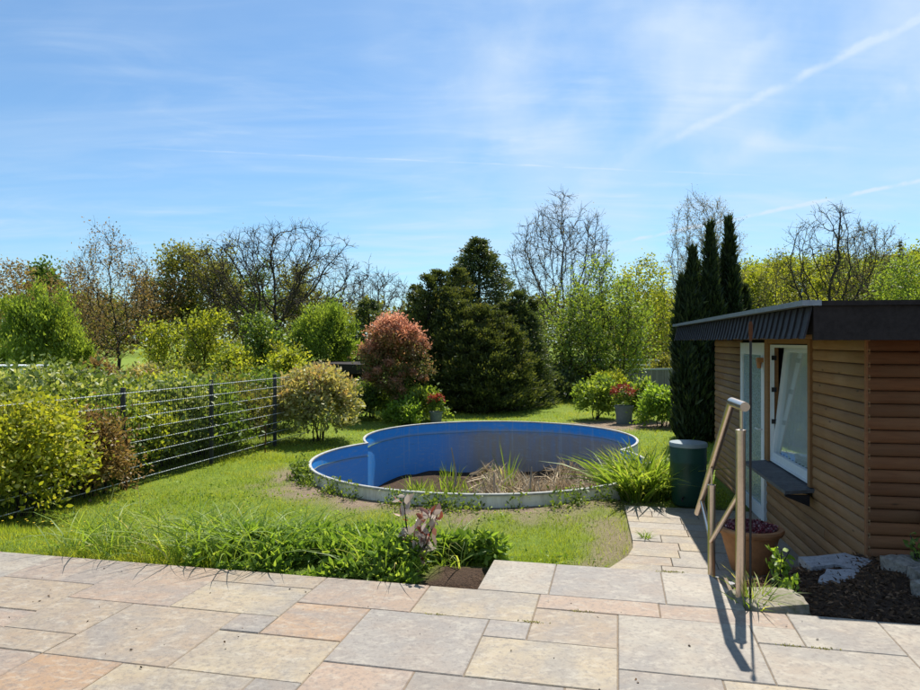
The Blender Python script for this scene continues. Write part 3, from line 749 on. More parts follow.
for (a, b, c, d, k) in PAV:
    slab(terrace, rectW(a * UX + GAP, b * UX - GAP, Y0 - d * UY + GAP, Y0 - c * UY - GAP), rr_.uniform(-0.0022, 0.0022), COLS[k])
for (x0, x1, k) in ((-0.808, -0.391, 'pale'), (-0.391, 0.262, 'grey')):
    slab(terrace, rectW(x0 + GAP, x1 - GAP, Y0 + GAP, 4.60), 0.0, COLS[k])
slab(terrace, [T2W(0.262 + GAP, Y0 + GAP), T2W(0.672, Y0 + GAP), T2W(0.672, 4.20), T2W(0.56, 4.60), T2W(0.262 + GAP, 4.60)], 0.0, COLS['pale'])

# ------------------------------------------------------------------ steps down to the garden path
stp = MB()
for k in range(2): stp.prism(rectW(-0.14, 0.66, 4.61 + 0.5 * k, 5.11 + 0.5 * k - 0.004 + (0.25 if k else 0)), -0.95, -0.045 - 0.2 * (k + 1))
steps = stp.build('garden_steps', M_concrete); tag(steps, kind='structure')
for k in range(2):
    for q in range(2): slab(steps, rectW(-0.15 + 0.41 * q + 0.003, -0.15 + 0.41 * (q + 1) - 0.003, 4.606 + 0.5 * k, 5.10 + 0.5 * k + (0.25 if k else 0)), -0.2 * (k + 1), COLS['pale'])
PZ = -0.60
pth = MB(); pth.prism([T2W(-0.2, 5.87), T2W(2.02, 5.87), T2W(2.02, 8.9), T2W(0.12, 8.9), T2W(0.17, 7.3), T2W(0.14, 7.0)], -0.85, PZ - 0.02)
path = pth.build('garden_path', M_sand); tag(path, kind='structure')
rows = np.arange(5.88, 8.95, 0.262)
for k, y in enumerate(rows):
    y1 = y + 0.262; x = float(path_left(y + .13)); xe = 2.0
    first = True
    while x < xe - 0.05:
        w = rr_.choice([0.40, 0.52, 0.66, 0.80]) if not first else rr_.choice([0.3, 0.45, 0.6])
        x1 = min(x + w, xe)
        if xe - x1 < 0.15: x1 = xe
        xa0, xa1 = (float(path_left(y)), float(path_left(y1))) if first else (x, x)
        slab(path, [T2W(xa0 + 0.003, y + 0.003), T2W(x1 - 0.003, y + 0.003), T2W(x1 - 0.003, y1 - 0.003), T2W(xa1 + 0.003, y1 - 0.003)], PZ + rr_.uniform(-0.003, 0.003), COLS[rr_.choice(['cream', 'beige', 'pale', 'pale', 'cream'])])
        x = x1; first = False

# ------------------------------------------------------------------ timber garden shed
SO = np.array([2.975, 5.13]); SU = np.array([0.17, 1.0]); SU /= np.linalg.norm(SU); SW = np.array([SU[1], -SU[0]])
def SP(t, w, z): p = SO + SU * t + SW * w; return (p[0], p[1], z)
def sbox(mb, t0, t1, w0, w1, z0, z1):
    return mb.hexa([SP(t0, w0, z0), SP(t0, w1, z0), SP(t1, w1, z0), SP(t1, w0, z0)], [SP(t0, w0, z1), SP(t0, w1, z1), SP(t1, w1, z1), SP(t1, w0, z1)])
shed = thing('garden_shed', 'low timber garden shed with round log siding and dark shingled flat roof edge', 'shed', SP(2.9, 2.0, -0.62))
SL, SD_, ZB, ZT = 5.85, 4.2, -0.64, 1.50
core = MB()
sbox(core, 0.03, 1.30, 0.03, 0.10, ZB, ZT); sbox(core, 1.30, 2.68, 0.03, 0.10, ZB, 0.10); sbox(core, 1.30, 2.68, 0.03, 0.10, 1.40, ZT); sbox(core, 2.68, SL - 0.03, 0.03, 0.10, ZB, ZT)
sbox(core, 0.03, 0.10, 0.101, SD_, ZB, ZT); sbox(core, SL - 0.10, SL - 0.03, 0.101, SD_, ZB, ZT); sbox(core, 0.101, SL - 0.101, SD_ - 0.08, SD_, ZB, ZT); sbox(core, 0.101, SL - 0.101, 0.101, SD_ - 0.081, ZB, ZB + 0.05)
wall = core.build('wall', M_inner, shed)
BH = (1.478 + 0.64) / 22
def log_board(axis_, a, b, z, h=BH, mat=M_wood, depth=0.020):
    """half-round siding board; 'u' boards run along the long side, 'w' boards along the front"""
    prof = [(0.0, 0.0), (-0.55, 0.04), (-0.92, 0.22), (-1.0, 0.48), (-0.90, 0.76), (-0.50, 0.95), (0.0, 0.99)]
    vs = []
    for e in (a, b):
        for (o, q) in prof:
            if axis_ == 'u': vs.append(SP(e, 0.029 + o * depth, z + q * h))
            else: vs.append(SP(0.029 + o * depth, e, z + q * h))
    n = len(prof); fs = [(i, i + 1, n + i + 1, n + i) for i in range(n - 1)] + [(n - 1, 0, n, 2 * n - 1)] + [list(range(n)), list(range(n, 2 * n))[::-1]]
    c = np.mean(np.array(vs), axis=0)
    o_ = root_loc(shed)
    # own frame: x along the board, so the grain follows it
    dirx = SU if axis_ == 'u' else SW; ang = math.atan2(dirx[1], dirx[0])
    me = bpy.data.meshes.new('board'); R = Matrix.Rotation(-ang, 3, 'Z')
    me.from_pydata([tuple(R @ (Vector(v) - Vector(c))) for v in vs], [], fs); me.update()
    me.polygons.foreach_set('use_smooth', [True] * (n - 1) + [False] * 3)
    ob = link('board', me, mat, wall); ob.location = Vector(c) - o_; ob.rotation_euler = (0, 0, ang)
    return ob
nb = 22
WT0, WT1, WZ0, WZ1 = 1.30, 2.66, 0.14, 1.42
for k in range(nb):
    z = ZB + k * BH
    j = rr_.uniform(-0.004, 0.004)
    zc = z + BH / 2
    if zc < 0.06:
        if k % 3 == 1 and zc < 0.0: log_board('u', 0.0, 0.92, z); log_board('u', 0.923, 2.80, z)
        else: log_board('u', 0.0, 2.80, z)
    else: log_board('u', 0.0, 1.222, z)
    log_board('u', 4.06, SL, z)
    log_board('w', 0.004, SD_, z, mat=M_wood2, depth=0.034)
trim = MB(); sbox(trim, -0.0065, 0.034, 0.0015, 0.0125, ZB, 1.476); trim.build('corner_strip', M_wood2, wall)
trim = MB(); sbox(trim, 1.225, 1.30, -0.012, 0.10, 0.13, ZT); trim.build('window_trim', M_trimwood, wall)
trim = MB(); sbox(trim, 2.66, 2.80, -0.012, 0.10, 0.13, ZT); trim.build('window_trim', M_trimwood, wall)
trim = MB(); sbox(trim, 1.302, 2.658, -0.010, 0.10, 1.432, ZT); trim.build('window_trim', M_trimwood, wall)
# window: white outer frame, sash tilted inward at its top, curtain behind
win = MB(); fw = 0.028
sbox(win, WT0 + .002, WT0 + fw, 0.012, 0.05, WZ0, WZ1); sbox(win, WT1 - fw, WT1 - .002, 0.012, 0.05, WZ0, WZ1); sbox(win, WT0 + fw + .001, WT1 - fw - .001, 0.012, 0.05, WZ0, WZ0 + fw); sbox(win, WT0 + fw + .001, WT1 - fw - .001, 0.012, 0.05, WZ1 - 0.03, WZ1)
window = win.build('window', M_white, shed)
TILT = math.radians(6.2)
def sash_pt(t, w, z):       # pivots about the lower edge of the frame
    dz = z - (WZ0 + 0.03); ww = w * math.cos(TILT) + dz * math.sin(TILT); zz_ = dz * math.cos(TILT) - w * math.sin(TILT)
    return SP(t, ww + 0.02, WZ0 + 0.03 + zz_)
def sash_box(mb, t0, t1, w0, w1, z0, z1):
    return mb.hexa([sash_pt(t0, w0, z0), sash_pt(t0, w1, z0), sash_pt(t1, w1, z0), sash_pt(t1, w0, z0)], [sash_pt(t0, w0, z1), sash_pt(t0, w1, z1), sash_pt(t1, w1, z1), sash_pt(t1, w0, z1)])
sash = MB(); a, b, c, d = WT0 + 0.02, WT1 - 0.02, WZ0 + 0.025, WZ1 - 0.025
sash_box(sash, a, a + 0.045, 0, 0.06, c, d); sash_box(sash, b - 0.045, b, 0, 0.06, c, d); sash_box(sash, a + .046, b - .046, 0, 0.06, c, c + 0.075); sash_box(sash, a + .046, b - .046, 0, 0.06, d - 0.045, d)
sash.build('sash', M_white, window)
pane = MB(); sash_box(pane, a + 0.04, b - 0.04, 0.028, 0.032, c + 0.07, d - 0.04); pane.build('pane', M_glass, window)
cur = MB(); n = 90; vs = []
for k in range(n + 1):
    t = a + 0.042 + (b - a - 0.084) * k / n; w = 0.056 + 0.018 * math.sin(k * 0.8) + 0.005 * math.sin(k * 2.3)
    vs += [sash_pt(t, w, c + 0.085 + 0.003 * math.sin(k * 0.8)), sash_pt(t, w, d - 0.03)]
cur.add(vs, [(2 * k, 2 * k + 2, 2 * k + 3, 2 * k + 1) for k in range(n)])
cur.build('curtain', M_curtain, window, smooth=True)
for zz_ in (0.55, 0.9, 1.25):
    hg = MB(); sbox(hg, WT1 - 0.040, WT1 - 0.027, 0.02, 0.07, zz_, zz_ + 0.05); hg.build('hinge_clip', M_dark_iron, window)
sill = MB(); sill.hexa([SP(1.18, -0.235, 0.070), SP(1.18, 0.06, 0.098), SP(2.80, 0.06, 0.098), SP(2.80, -0.235, 0.070)], [SP(1.18, -0.235, 0.10), SP(1.18, 0.06, 0.128), SP(2.80, 0.06, 0.128), SP(2.80, -0.235, 0.10)])
sill_o = sill.build('window_sill', M_slate, window)
br = MB(); br.hexa([SP(1.165, -0.24, 0.055), SP(1.165, -0.03, -0.03), SP(1.20, -0.03, -0.03), SP(1.20, -0.24, 0.055)], [SP(1.165, -0.24, 0.068), SP(1.165, -0.03, 0.068), SP(1.20, -0.03, 0.068), SP(1.20, -0.24, 0.068)])
br.build('sill_bracket', M_dark_iron, window)
# door with patterned glass
dr = MB(); DT0, DT1, DZ1 = 2.85, 4.03, 1.44
sbox(dr, DT0, DT0 + 0.13, -0.005, 0.06, PZ, DZ1); sbox(dr, DT1 - 0.13, DT1, -0.005, 0.06, PZ, DZ1); sbox(dr, DT0 + 0.131, DT1 - 0.131, -0.005, 0.06, DZ1 - 0.14, DZ1); sbox(dr, DT0 + 0.131, DT1 - 0.131, -0.005, 0.06, PZ, PZ + 0.16)
door = dr.build('door', M_white, shed)
p_ = MB(); sbox(p_, DT0 + 0.128, DT1 - 0.128, 0.010, 0.028, PZ + 0.15, DZ1 - 0.13); p_.build('pane', M_doorglass, door)
h_ = MB(); h_.tube([SP(DT0 + 0.07, -0.006, 0.45), SP(DT0 + 0.07, -0.05, 0.45), SP(DT0 + 0.20, -0.05, 0.45)], 0.010, 8); h_.build('handle', M_galv, door)
lp = MB(); sbox(lp, 2.86, 2.94, -0.07, -0.006, 1.22, 1.27); lp.tube([SP(2.90, -0.045, 1.218), SP(2.90, -0.045, 1.15)], [0.03, 0.022], 10); lp.build('door_lamp', M_terra, door)
# roof
OV = 0.56
ROOF0, ROOF1 = 1.475, 1.72
t_far = SL + 0.10
rf = MB(); sbox(rf, -OV + 0.03, t_far - 0.03, -OV + 0.03, SD_ + 0.4, 1.503, 1.70)
roof = rf.build('roof', M_felt, shed)
sf = MB(); sbox(sf, -OV + 0.03, t_far - 0.03, -OV + 0.03, SD_ + 0.4, 1.480, 1.500); sf.build('soffit', M_trimwood, roof)
n_sh = 44; step = (t_far + OV) / n_sh
for k in range(n_sh):
    t0 = -OV + step * k; m = MB()
    # slightly curved shingle, lower edge kicked outward, each lapping the next
    prof = [(0.020, 1.685), (0.004, 1.62), (-0.012, 1.55), (-0.034, ROOF0)]
    vs = []
    jz = rr_.uniform(-0.006, 0.006); sw_ = rr_.uniform(0.9, 1.1)
    for (w, z) in prof:
        zz_ = z + (jz if z == ROOF0 else 0); sl = (1.685 - zz_) * 0.10
        vs += [SP(t0 + 0.004 - sl, -OV + w - 0.009 * sw_, zz_), SP(t0 + step + 0.004 - sl, -OV + w + 0.004, zz_), SP(t0 + step + 0.004 - sl, -OV + w + 0.016, zz_), SP(t0 + 0.004 - sl, -OV + w + 0.004, zz_)]
    fs = [(0, 1, 2, 3), (12, 15, 14, 13)]
    for i in range(3):
        b0 = 4 * i
        fs += [(b0 + q, b0 + 4 + q, b0 + 4 + (q + 1) % 4, b0 + (q + 1) % 4) for q in range(4)]
    m.add(vs, fs); so = m.build('shingle', M_shingle, roof)
for k in range(5):
    m = MB(); sbox(m, -OV - 0.004, -OV + 0.028, -OV + 0.028 + 1.03 * k, -OV + 0.026 + 1.03 * (k + 1), ROOF0 - 0.012, 1.69); m.build('fascia_board', M_felt, roof)
cp = MB(); sbox(cp, -OV - 0.03, t_far, -OV - 0.05, -OV + 0.07, 1.692, 1.728); cp.build('roof_edge', M_trim, roof)
cp = MB(); sbox(cp, -OV - 0.03, -OV + 0.07, -OV + 0.071, SD_ + 0.4, 1.692, 1.724); cp.build('roof_edge', M_felt, roof)
jb = MB(); sbox(jb, -0.075, -0.006, 0.40, 0.52, 0.16, 0.24); jb.build('outlet_box', M_lid, shed)
cb = MB(); cb.tube([SP(-0.02, 0.455, 0.158), SP(-0.016, 0.455, -0.1), SP(-0.016, 0.45, -0.3)], 0.008, 6); cb.build('cable', M_dark_iron, shed)

# ------------------------------------------------------------------ figure-eight pool
pool = thing('swimming_pool', 'drained blue figure-eight swimming pool with white steel wall half sunk in lawn', 'pool', (PC[0][0], PC[0][1], -0.62))
def outline(off):
    R = PR + off; (ax, ay), (bx, by) = PC
    dx, dy = bx - ax, by - ay; D = math.hypot(dx, dy); base = math.atan2(dy, dx); half = math.acos(min(1, D / 2 / R))
    pts = []
    for q in np.linspace(base + half, base + 2 * math.pi - half, 96): pts.append((ax + R * math.cos(q), ay + R * math.sin(q)))
    for q in np.linspace(base - math.pi + half, base + math.pi - half, 96)[1:-1]: pts.append((bx + R * math.cos(q), by + R * math.sin(q)))
    return pts
def ring_wall(mb, offs_z):
    loops = [(outline(o), z) for o, z in offs_z]; n = len(loops[0][0])
    vs = [(p[0], p[1], z) for pts, z in loops for p in pts]; fs = []
    for i in range(len(loops) - 1):
        fs += [(i * n + k, i * n + (k + 1) % n, (i + 1) * n + (k + 1) % n, (i + 1) * n + k) for k in range(n)]
    return mb.add(vs, fs)
ow = MB(); ring_wall(ow, [(0.035, -0.85), (0.035, -0.60), (0.041, -0.57), (0.035, -0.54), (0.041, -0.51), (0.035, -0.48), (0.035, RIM_Z - 0.004)]); ow.build('outer_wall', M_poolwall, pool, smooth=True)
iw = MB(); ring_wall(iw, [(0.015, RIM_Z - 0.004), (0.015, -0.8), (0.015, -1.2), (0.015, FLOOR_Z - 0.15)]); iw.build('liner', M_liner, pool, smooth=True)
rm = MB(); ring_wall(rm, [(0.004, RIM_Z - 0.016), (0.004, RIM_Z + 0.004), (0.012, RIM_Z + 0.011), (0.042, RIM_Z + 0.011), (0.050, RIM_Z + 0.004), (0.050, RIM_Z - 0.016), (0.042, RIM_Z - 0.018)]); rm.build('rim', M_rim, pool, smooth=True)
fl_x, fl_y = np.meshgrid(np.arange(-2.5, 3.7, 0.15), np.arange(8.4, 16.6, 0.15))
fz = FLOOR_Z + 0.16 * (vnoise(fl_x * 0.9, fl_y * 0.9, 21) - 0.5) + 0.08 * (vnoise(fl_x * 3, fl_y * 3, 22) - 0.5)
ii = (np.arange(fl_x.shape[0] - 1)[:, None] * fl_x.shape[1] + np.arange(fl_x.shape[1] - 1)[None, :]).ravel(); nn = fl_x.shape[1]
qd = np.stack([ii, ii + 1, ii + nn + 1, ii + nn], 1); V = np.stack([fl_x.ravel(), fl_y.ravel(), fz.ravel()], 1)
qd = qd[(pool_sd(V[qd, 0].mean(1), V[qd, 1].mean(1)) < 0.12)]
link('floor', mesh_np('floor', V - np.array(pool.location), [qd], smooth=True), M_soil, pool)

# ------------------------------------------------------------------ handrail, pole, barrel, pots
rail = thing('handrail', 'brushed steel handrail with two posts running down the garden steps', 'handrail', (1.58, 3.95, -0.06))
p1 = (1.575, 3.93); p2 = (1.75, 4.87)
pm = MB(); pm.tube([(p1[0], p1[1], -0.10), (p1[0], p1[1], 0.955)], 0.0265, 14); pm.build('post', M_metal, rail, smooth=True)
pm = MB(); pm.tube([(p2[0], p2[1], -0.45), (p2[0], p2[1], 0.455)], 0.0255, 14); pm.build('post', M_metal, rail, smooth=True)
pm = MB(); pm.tube([(p1[0] + .004, p1[1], 0.95), (p1[0] + .004, p1[1], 1.085)], 0.009, 8); pm.build('pin', M_metal, rail, smooth=True)
pm = MB(); pm.tube([(p2[0], p2[1], 0.45), (p2[0], p2[1], 0.575)], 0.008, 8); pm.build('pin', M_metal, rail, smooth=True)
e0 = (1.515, 3.72, 1.105); e1 = (1.552, 4.0, 1.108); e2 = (2.0, 5.9, 0.01)
pm = MB(); pm.tube([e0, e1], 0.0255, 16); pm.build('grip', M_metal, rail, smooth=True)
k_ = Vector(e2) - Vector(e1)
pm = MB(); pm.tube([Vector(e1) + Vector((0, 0, -0.004)), e2], 0.0245, 14); pm.build('grip', M_metal, rail, smooth=True)
pm = MB(); pm.tube([(p1[0] + .01, p1[1] + .03, 0.60), (p2[0] - .005, p2[1], 0.06)], 0.0165, 12); pm.build('middle_rail', M_metal, rail, smooth=True)
pm = MB(); pm.tube([(p2[0], p2[1], 0.05), (1.93, 5.60, 0.20)], 0.0165, 12); pm.build('end_rail', M_metal, rail, smooth=True)

for (q, z) in ((p1, -0.062), (p2, -0.398)):
    pm = MB(); pm.lathe([(0.0, 0.012), (0.050, 0.012), (0.055, 0.0)], (q[0], q[1], z), 18); pm.build('base_plate', M_metal, rail)
for (q, z) in ((p1, 0.955), (p2, 0.455)):
    pm = MB(); pm.lathe([(0.0285, -0.02), (0.0285, 0.002), (0.010, 0.006), (0.0, 0.006)], (q[0], q[1], z), 16); pm.build('end_cap', M_metal, rail, smooth=True)
pole = thing('garden_pole', 'thin dark iron pole with a thickened tip standing beside the handrail', 'pole', (1.611, 3.885, -0.06))
pm = MB(); pm.tube([(1.611, 3.885, -0.10), (1.613, 3.885, 1.46)], 0.0065, 10); pm.build('shaft', M_dark_iron, pole, smooth=True)
pm = MB(); pm.tube([(1.613, 3.885, 1.455), (1.613, 3.885, 1.50), (1.613, 3.885, 1.545), (1.613, 3.885, 1.565)], [0.007, 0.0115, 0.0115, 0.006], 10); pm.build('tip', M_rust, pole, smooth=True)

bl_, bd_ = 2.885, 8.85
barrel = thing('rain_barrel', 'dark green plastic rain barrel with pale lid beside the shed', 'barrel', (bl_, bd_, PZ))
m = MB(); m.lathe([(0.0, 0.004), (0.185, 0.004), (0.200, 0.05), (0.213, 0.25), (0.218, 0.27), (0.214, 0.29), (0.222, 0.52), (0.228, 0.54), (0.223, 0.56), (0.222, 0.74), (0.215, 0.77)], (bl_, bd_, PZ), 36); m.build('body', M_barrel, barrel, smooth=True)
m = MB(); m.lathe([(0.232, 0.735), (0.236, 0.765), (0.226, 0.785), (0.10, 0.800), (0.0, 0.803)], (bl_, bd_, PZ), 36); m.build('lid', M_lid, barrel, smooth=True)
m = MB(); m.tube([(bl_ - 0.12, bd_ - 0.175, PZ + 0.12), (bl_ - 0.15, bd_ - 0.235, PZ + 0.12), (bl_ - 0.153, bd_ - 0.242, PZ + 0.085)], 0.014, 8); m.build('tap', M_dark_iron, barrel, smooth=True)

pl_, pd_ = 2.60, 6.28
pot = thing('terracotta_pot', 'large terracotta bowl pot with purple red sedum by the shed wall', 'plant pot', (pl_, pd_, PZ))
m = MB(); m.lathe([(0.0, 0.004), (0.150, 0.004), (0.162, 0.02), (0.195, 0.14), (0.238, 0.30), (0.250, 0.335), (0.275, 0.345), (0.288, 0.375), (0.280, 0.395), (0.240, 0.397), (0.232, 0.37), (0.215, 0.33)], (pl_, pd_, PZ), 40); m.build('bowl', M_terra, pot, smooth=True)
m = MB(); m.lathe([(0.232, 0.365), (0.12, 0.378), (0.0, 0.384)], (pl_, pd_, PZ), 24); m.build('soil', M_soil, pot)
rng = np.random.default_rng(5); n = 1500
r_ = 0.22 * np.sqrt(rng.random(n)); q_ = rng.random(n) * 6.283
foliage_obj('sedum', [leaves(np.stack([pl_ + r_ * np.cos(q_), pd_ + r_ * np.sin(q_), PZ + 0.375 + 0.03 * rng.random(n)], 1), unit(rand_dirs(n, rng) + [0, 0, 0.8]), 0.028, 0.02, rng)], G['sedum'], pot)

def tub(name, label, l, d, r, h, mat, seed, fh, group):
    z = float(terrain(l, d)); t = thing(name, label, 'plant pot', (l, d, z), group)
    m = MB(); m.lathe([(0.0, 0.0), (r * 0.78, 0.0), (r * 0.80, 0.02), (r * 0.93, h * 0.86), (r * 1.02, h * 0.87), (r * 1.04, h), (r * 0.93, h), (r * 0.9, h * 0.9), (0, h * 0.9)], (l, d, z), 28); m.build('tub', mat, t, smooth=True)
    rng = np.random.default_rng(seed)
    foliage_obj('leaves', [ellip_clumps((l, d, z + h + fh * 0.4), (r * 1.0, r * 1.0, fh * 0.5), 30, 1000, 0.06, rng)], G['mid'], t)
    foliage_obj('flowers', [ellip_clumps((l, d, z + h + fh * 0.75), (r * 1.1, r * 1.1, fh * 0.42), 26, 650, 0.042, rng, asp=0.9)], G['redflower'], t, kind='stuff')
l, d = ground_pt(624, 423, -0.62); tub('flower_tub', 'grey green tub of rusty red flowers on the lawn right of pool', l, d, 0.24, 0.46, M_terra2, 31, 0.42, 'flower tubs beyond the pool')
l, d = ground_pt(436, 423.5, -0.62); tub('flower_tub', 'small dark tub of red flowers beside the dark conifers', l, d, 0.17, 0.30, M_terra2, 32, 0.38, 'flower tubs beyond the pool')

# ------------------------------------------------------------------ stones in the bed beside the terrace
def rock(name, label, c, size, seed, mat, group=None, rotz=0.0, rough=0.16, flat=False):
    import bmesh
    bm = bmesh.new(); bmesh.ops.create_cube(bm, size=1.0)
    bmesh.ops.subdivide_edges(bm, edges=bm.edges[:], cuts=5, use_grid_fill=True)
    rg = random.Random(seed); R = Matrix.Rotation(rotz, 3, 'Z')
    for v in bm.verts:
        p = v.co.copy(); L = max(abs(p.x), abs(p.y), abs(p.z)); sph = p.normalized() * 0.62
        k = 0.42 if not flat else 0.18
        p = p * (1 - k) + sph * k
        n_ = vnoise([p.x * 3 + seed], [p.y * 3 + p.z * 4.1], seed)[0] - 0.5; n2 = vnoise([p.x * 9 + seed], [p.y * 9 + p.z * 7], seed + 5)[0] - 0.5
        p *= 1 + rough * (n_ * 1.6 + n2 * 0.5)
        v.co = R @ Vector((p.x * size[0], p.y * size[1], p.z * size[2]))
    me = bpy.data.meshes.new(name); bm.to_mesh(me); bm.free()
    o = link(name, me, mat); o.location = c
    return tag(o, label, 'stone', group)
def flagstone(label, pts_px, z, seed):
    P = []
    for (x, y) in pts_px: P.append(ground_pt(x, y, z))
    rg = random.Random(seed); Q = []
    for i in range(len(P)):
        a, b = np.array(P[i]), np.array(P[(i + 1) % len(P)])
        for t in (0, 0.33, 0.66): Q.append(tuple(a + (b - a) * t + np.array([rg.uniform(-.012, .012), rg.uniform(-.012, .012)])))
    c = np.mean(np.array(Q), axis=0)
    m = MB().prism([(q[0] - c[0], q[1] - c[1]) for q in Q][::-1] if sum((Q[i][0] * Q[(i + 1) % len(Q)][1] - Q[(i + 1) % len(Q)][0] * Q[i][1]) for i in range(len(Q))) < 0 else [(q[0] - c[0], q[1] - c[1]) for q in Q], -0.05, 0.0)
    o = m.build('flagstone', M_granite); o.location = (c[0], c[1], z)
    return tag(o, label, 'stone', 'flat flagstones by the shed')
flagstone('long pale flat flagstone lying against the foot of the shed wall', [(800, 557), (845, 553), (877, 561), (858, 570), (835, 564), (812, 567)], -0.105, 1)
flagstone('torn-edged pale flagstone lying in front of the long one', [(826, 569), (858, 569), (863, 583), (846, 581), (838, 584), (818, 581)], -0.085, 2)
flagstone('small narrow pale flagstone sliver near the corner of the shed', [(862, 576), (885, 575), (890, 581), (870, 582)], -0.08, 3)
rock('stone_block', 'tall rough grey stone block standing nearest the shed corner', (2.93, 4.60, -0.12), (0.22, 0.22, 0.30), 4, M_rock, 'stone blocks at the bed edge', 0.2)
rock('stone_block', 'squared brown grey stone block with flat top in the middle', (2.94, 4.34, -0.10), (0.24, 0.2, 0.28), 5, M_rock, 'stone blocks at the bed edge', -0.1, 0.1, True)
rock('stone_block', 'lowest squared stone block nearest the terrace at right', (2.78, 4.10, -0.07), (0.18, 0.18, 0.22), 6, M_rock, 'stone blocks at the bed edge', 0.3, 0.1, True)
rock('edge_stone', 'rounded mossy brown stone beside the foot of the handrail', (1.735, 3.93, -0.055), (0.36, 0.30, 0.16), 9, simple('mossy_stone', (0.23, 0.20, 0.16), 0.9, 0.2, var=0.4, scale=30, bump=0.8, dark=(0.09, 0.10, 0.04)), None, 0.2)
rock('edge_stone', 'small pale broken stone beside the handrail post on the steps', (1.82, 5.0, -0.34), (0.22, 0.2, 0.16), 12, M_granite, None, 0.5)
rng = np.random.default_rng(15)       # bark mulch and clods over the bed
n = 12000; Xb = rng.uniform(0.72, 4.0, n); Yb = rng.uniform(4.04, 5.9, n); lb, db = T2W(Xb, Yb); keep = ~(((lb - SO[0]) * SW[0] + (db - SO[1]) * SW[1] > -0.03) & ((lb - SO[0]) * SU[0] + (db - SO[1]) * SU[1] > -0.03))
lb, db = lb[keep], db[keep]
A = rand_dirs(len(lb), rng); A[:, 2] *= 0.35; A = unit(A)
mu = foliage_obj('mulch', [leaves(np.stack([lb, db, terrain(lb, db) + 0.006], 1), A, rng.uniform(0.015, 0.05, len(lb)), rng.uniform(0.008, 0.02, len(lb)), rng)], leaf_mat('mulch_chip', [(0, (0.035, 0.022, 0.015)), (0.7, (0.12, 0.07, 0.04)), (1, (0.24, 0.15, 0.09))], 0.0, 0.9, 0.1), kind='stuff')
tag(mu, 'dark brown bark mulch and clods scattered over the planting bed', 'mulch')

# ------------------------------------------------------------------ wire mesh fence on the left
def fence_pt(d): return (-4.73 + 0.25 * (d - 9.9), d)
FD0, FD1, FTOP = 5.4, 15.2, 0.75
fence = thing('wire_fence', 'grey double-bar wire mesh fence with posts along the hedge', 'fence', (*fence_pt(9.9), -0.62))
for k, d in enumerate((5.6, 7.75, 9.85, 11.9, 14.0)):
    l, _ = fence_pt(d); m = MB(); m.prism([(l - .03, d - .02), (l + .03, d - .02), (l + .03, d + .02), (l - .03, d + .02)], -0.85, FTOP + 0.04); m.build('post', M_greypost, fence)
    m = MB(); m.prism([(l - .034, d - .024), (l + .034, d - .024), (l + .034, d + .024), (l - .034, d + .024)], FTOP + 0.042, FTOP + 0.055); m.build('post_cap', M_greypost, fence)
for k in range(8):
    z = FTOP - 0.02 - k * 0.178
    m = MB(); pts = [(fence_pt(d)[0] + 0.045, d, z) for d in np.linspace(FD0, FD1, 8)]; m.tube(pts, 0.0062, 6); m.build('rail_wire', M_galv, fence)
m = MB()
for d in np.arange(FD0, FD1, 0.055):
    l = fence_pt(d)[0] + 0.045; m.tube([(l + .004, d, -0.60), (l + .004, d, FTOP)], 0.0034, 3, cap=False)
vw = m.build('upright_wire', M_greypost, fence); tag(vw, kind='stuff')
for (x, y, h, lab) in ((126, 490, 0.80, 'thin rusty iron stake in the lawn before the wire fence'), (265, 452, 0.55, 'short rusty stake in the grass near the far fence end')):
    l, d = ground_pt(x, y, -0.62); z = float(terrain(l, d)); m = MB(); m.tube([(0, 0, -0.1), (0.01, 0, h * 0.5), (0.0, 0.01, h)], [0.014, 0.013, 0.012], 7)
    m.tube([(-0.012, 0, h - 0.03), (0.012, 0.01, h - 0.02)], 0.009, 6)
    o = m.build('garden_stake', M_rust); o.location = (l, d, z); tag(o, lab, 'stake')

# ------------------------------------------------------------------ structures beyond the garden
gf = thing('board_fence', 'grey upright board fence with pale cap behind the cypresses', 'fence', (7.2, 30, -0.62))
fx0, fx1 = (626 - 460) / 700 * 28, (700 - 460) / 700 * 30
nbd = 26
for k in range(nbd):
    t0, t1 = k / nbd, (k + 1) / nbd - 0.003; xa, xb = fx0 + (fx1 - fx0) * t0, fx0 + (fx1 - fx0) * t1; ya, yb = 28 + 2 * t0, 28 + 2 * t1
    m = MB(); j = rr_.uniform(0, 0.012); m.hexa([(xa, ya - j, -0.7), (xb, yb - j, -0.7), (xb, yb + 0.04, -0.7), (xa, ya + 0.04, -0.7)], [(xa, ya - j, 0.30), (xb, yb - j, 0.30), (xb, yb + 0.04, 0.30), (xa, ya + 0.04, 0.30)]); m.build('board', M_plank_g, gf)
m = MB(); m.hexa([(fx0, 27.95, 0.303), (fx1, 29.95, 0.303), (fx1, 30.07, 0.303), (fx0, 28.07, 0.303)], [(fx0, 27.95, 0.36), (fx1, 29.95, 0.36), (fx1, 30.07, 0.36), (fx0, 28.07, 0.36)]); m.build('cap', M_lid, gf)
wr = thing('white_railing', 'white post and rail fence behind the grey board fence', 'railing', (9.5, 36, -0.62))
for k in range(9):
    x = 5.4 + k * 1.1; m = MB(); m.prism([(x - .05, 36 - .05), (x + .05, 36 - .05), (x + .05, 36.05), (x - .05, 36.05)], -0.7, 0.62); m.build('post', M_white, wr)
for z in (0.24, 0.50):
    m = MB(); m.prism([(5.3, 35.90), (14.4, 35.90), (14.4, 35.947), (5.3, 35.947)], z, z + 0.07); m.build('rail', M_white, wr)
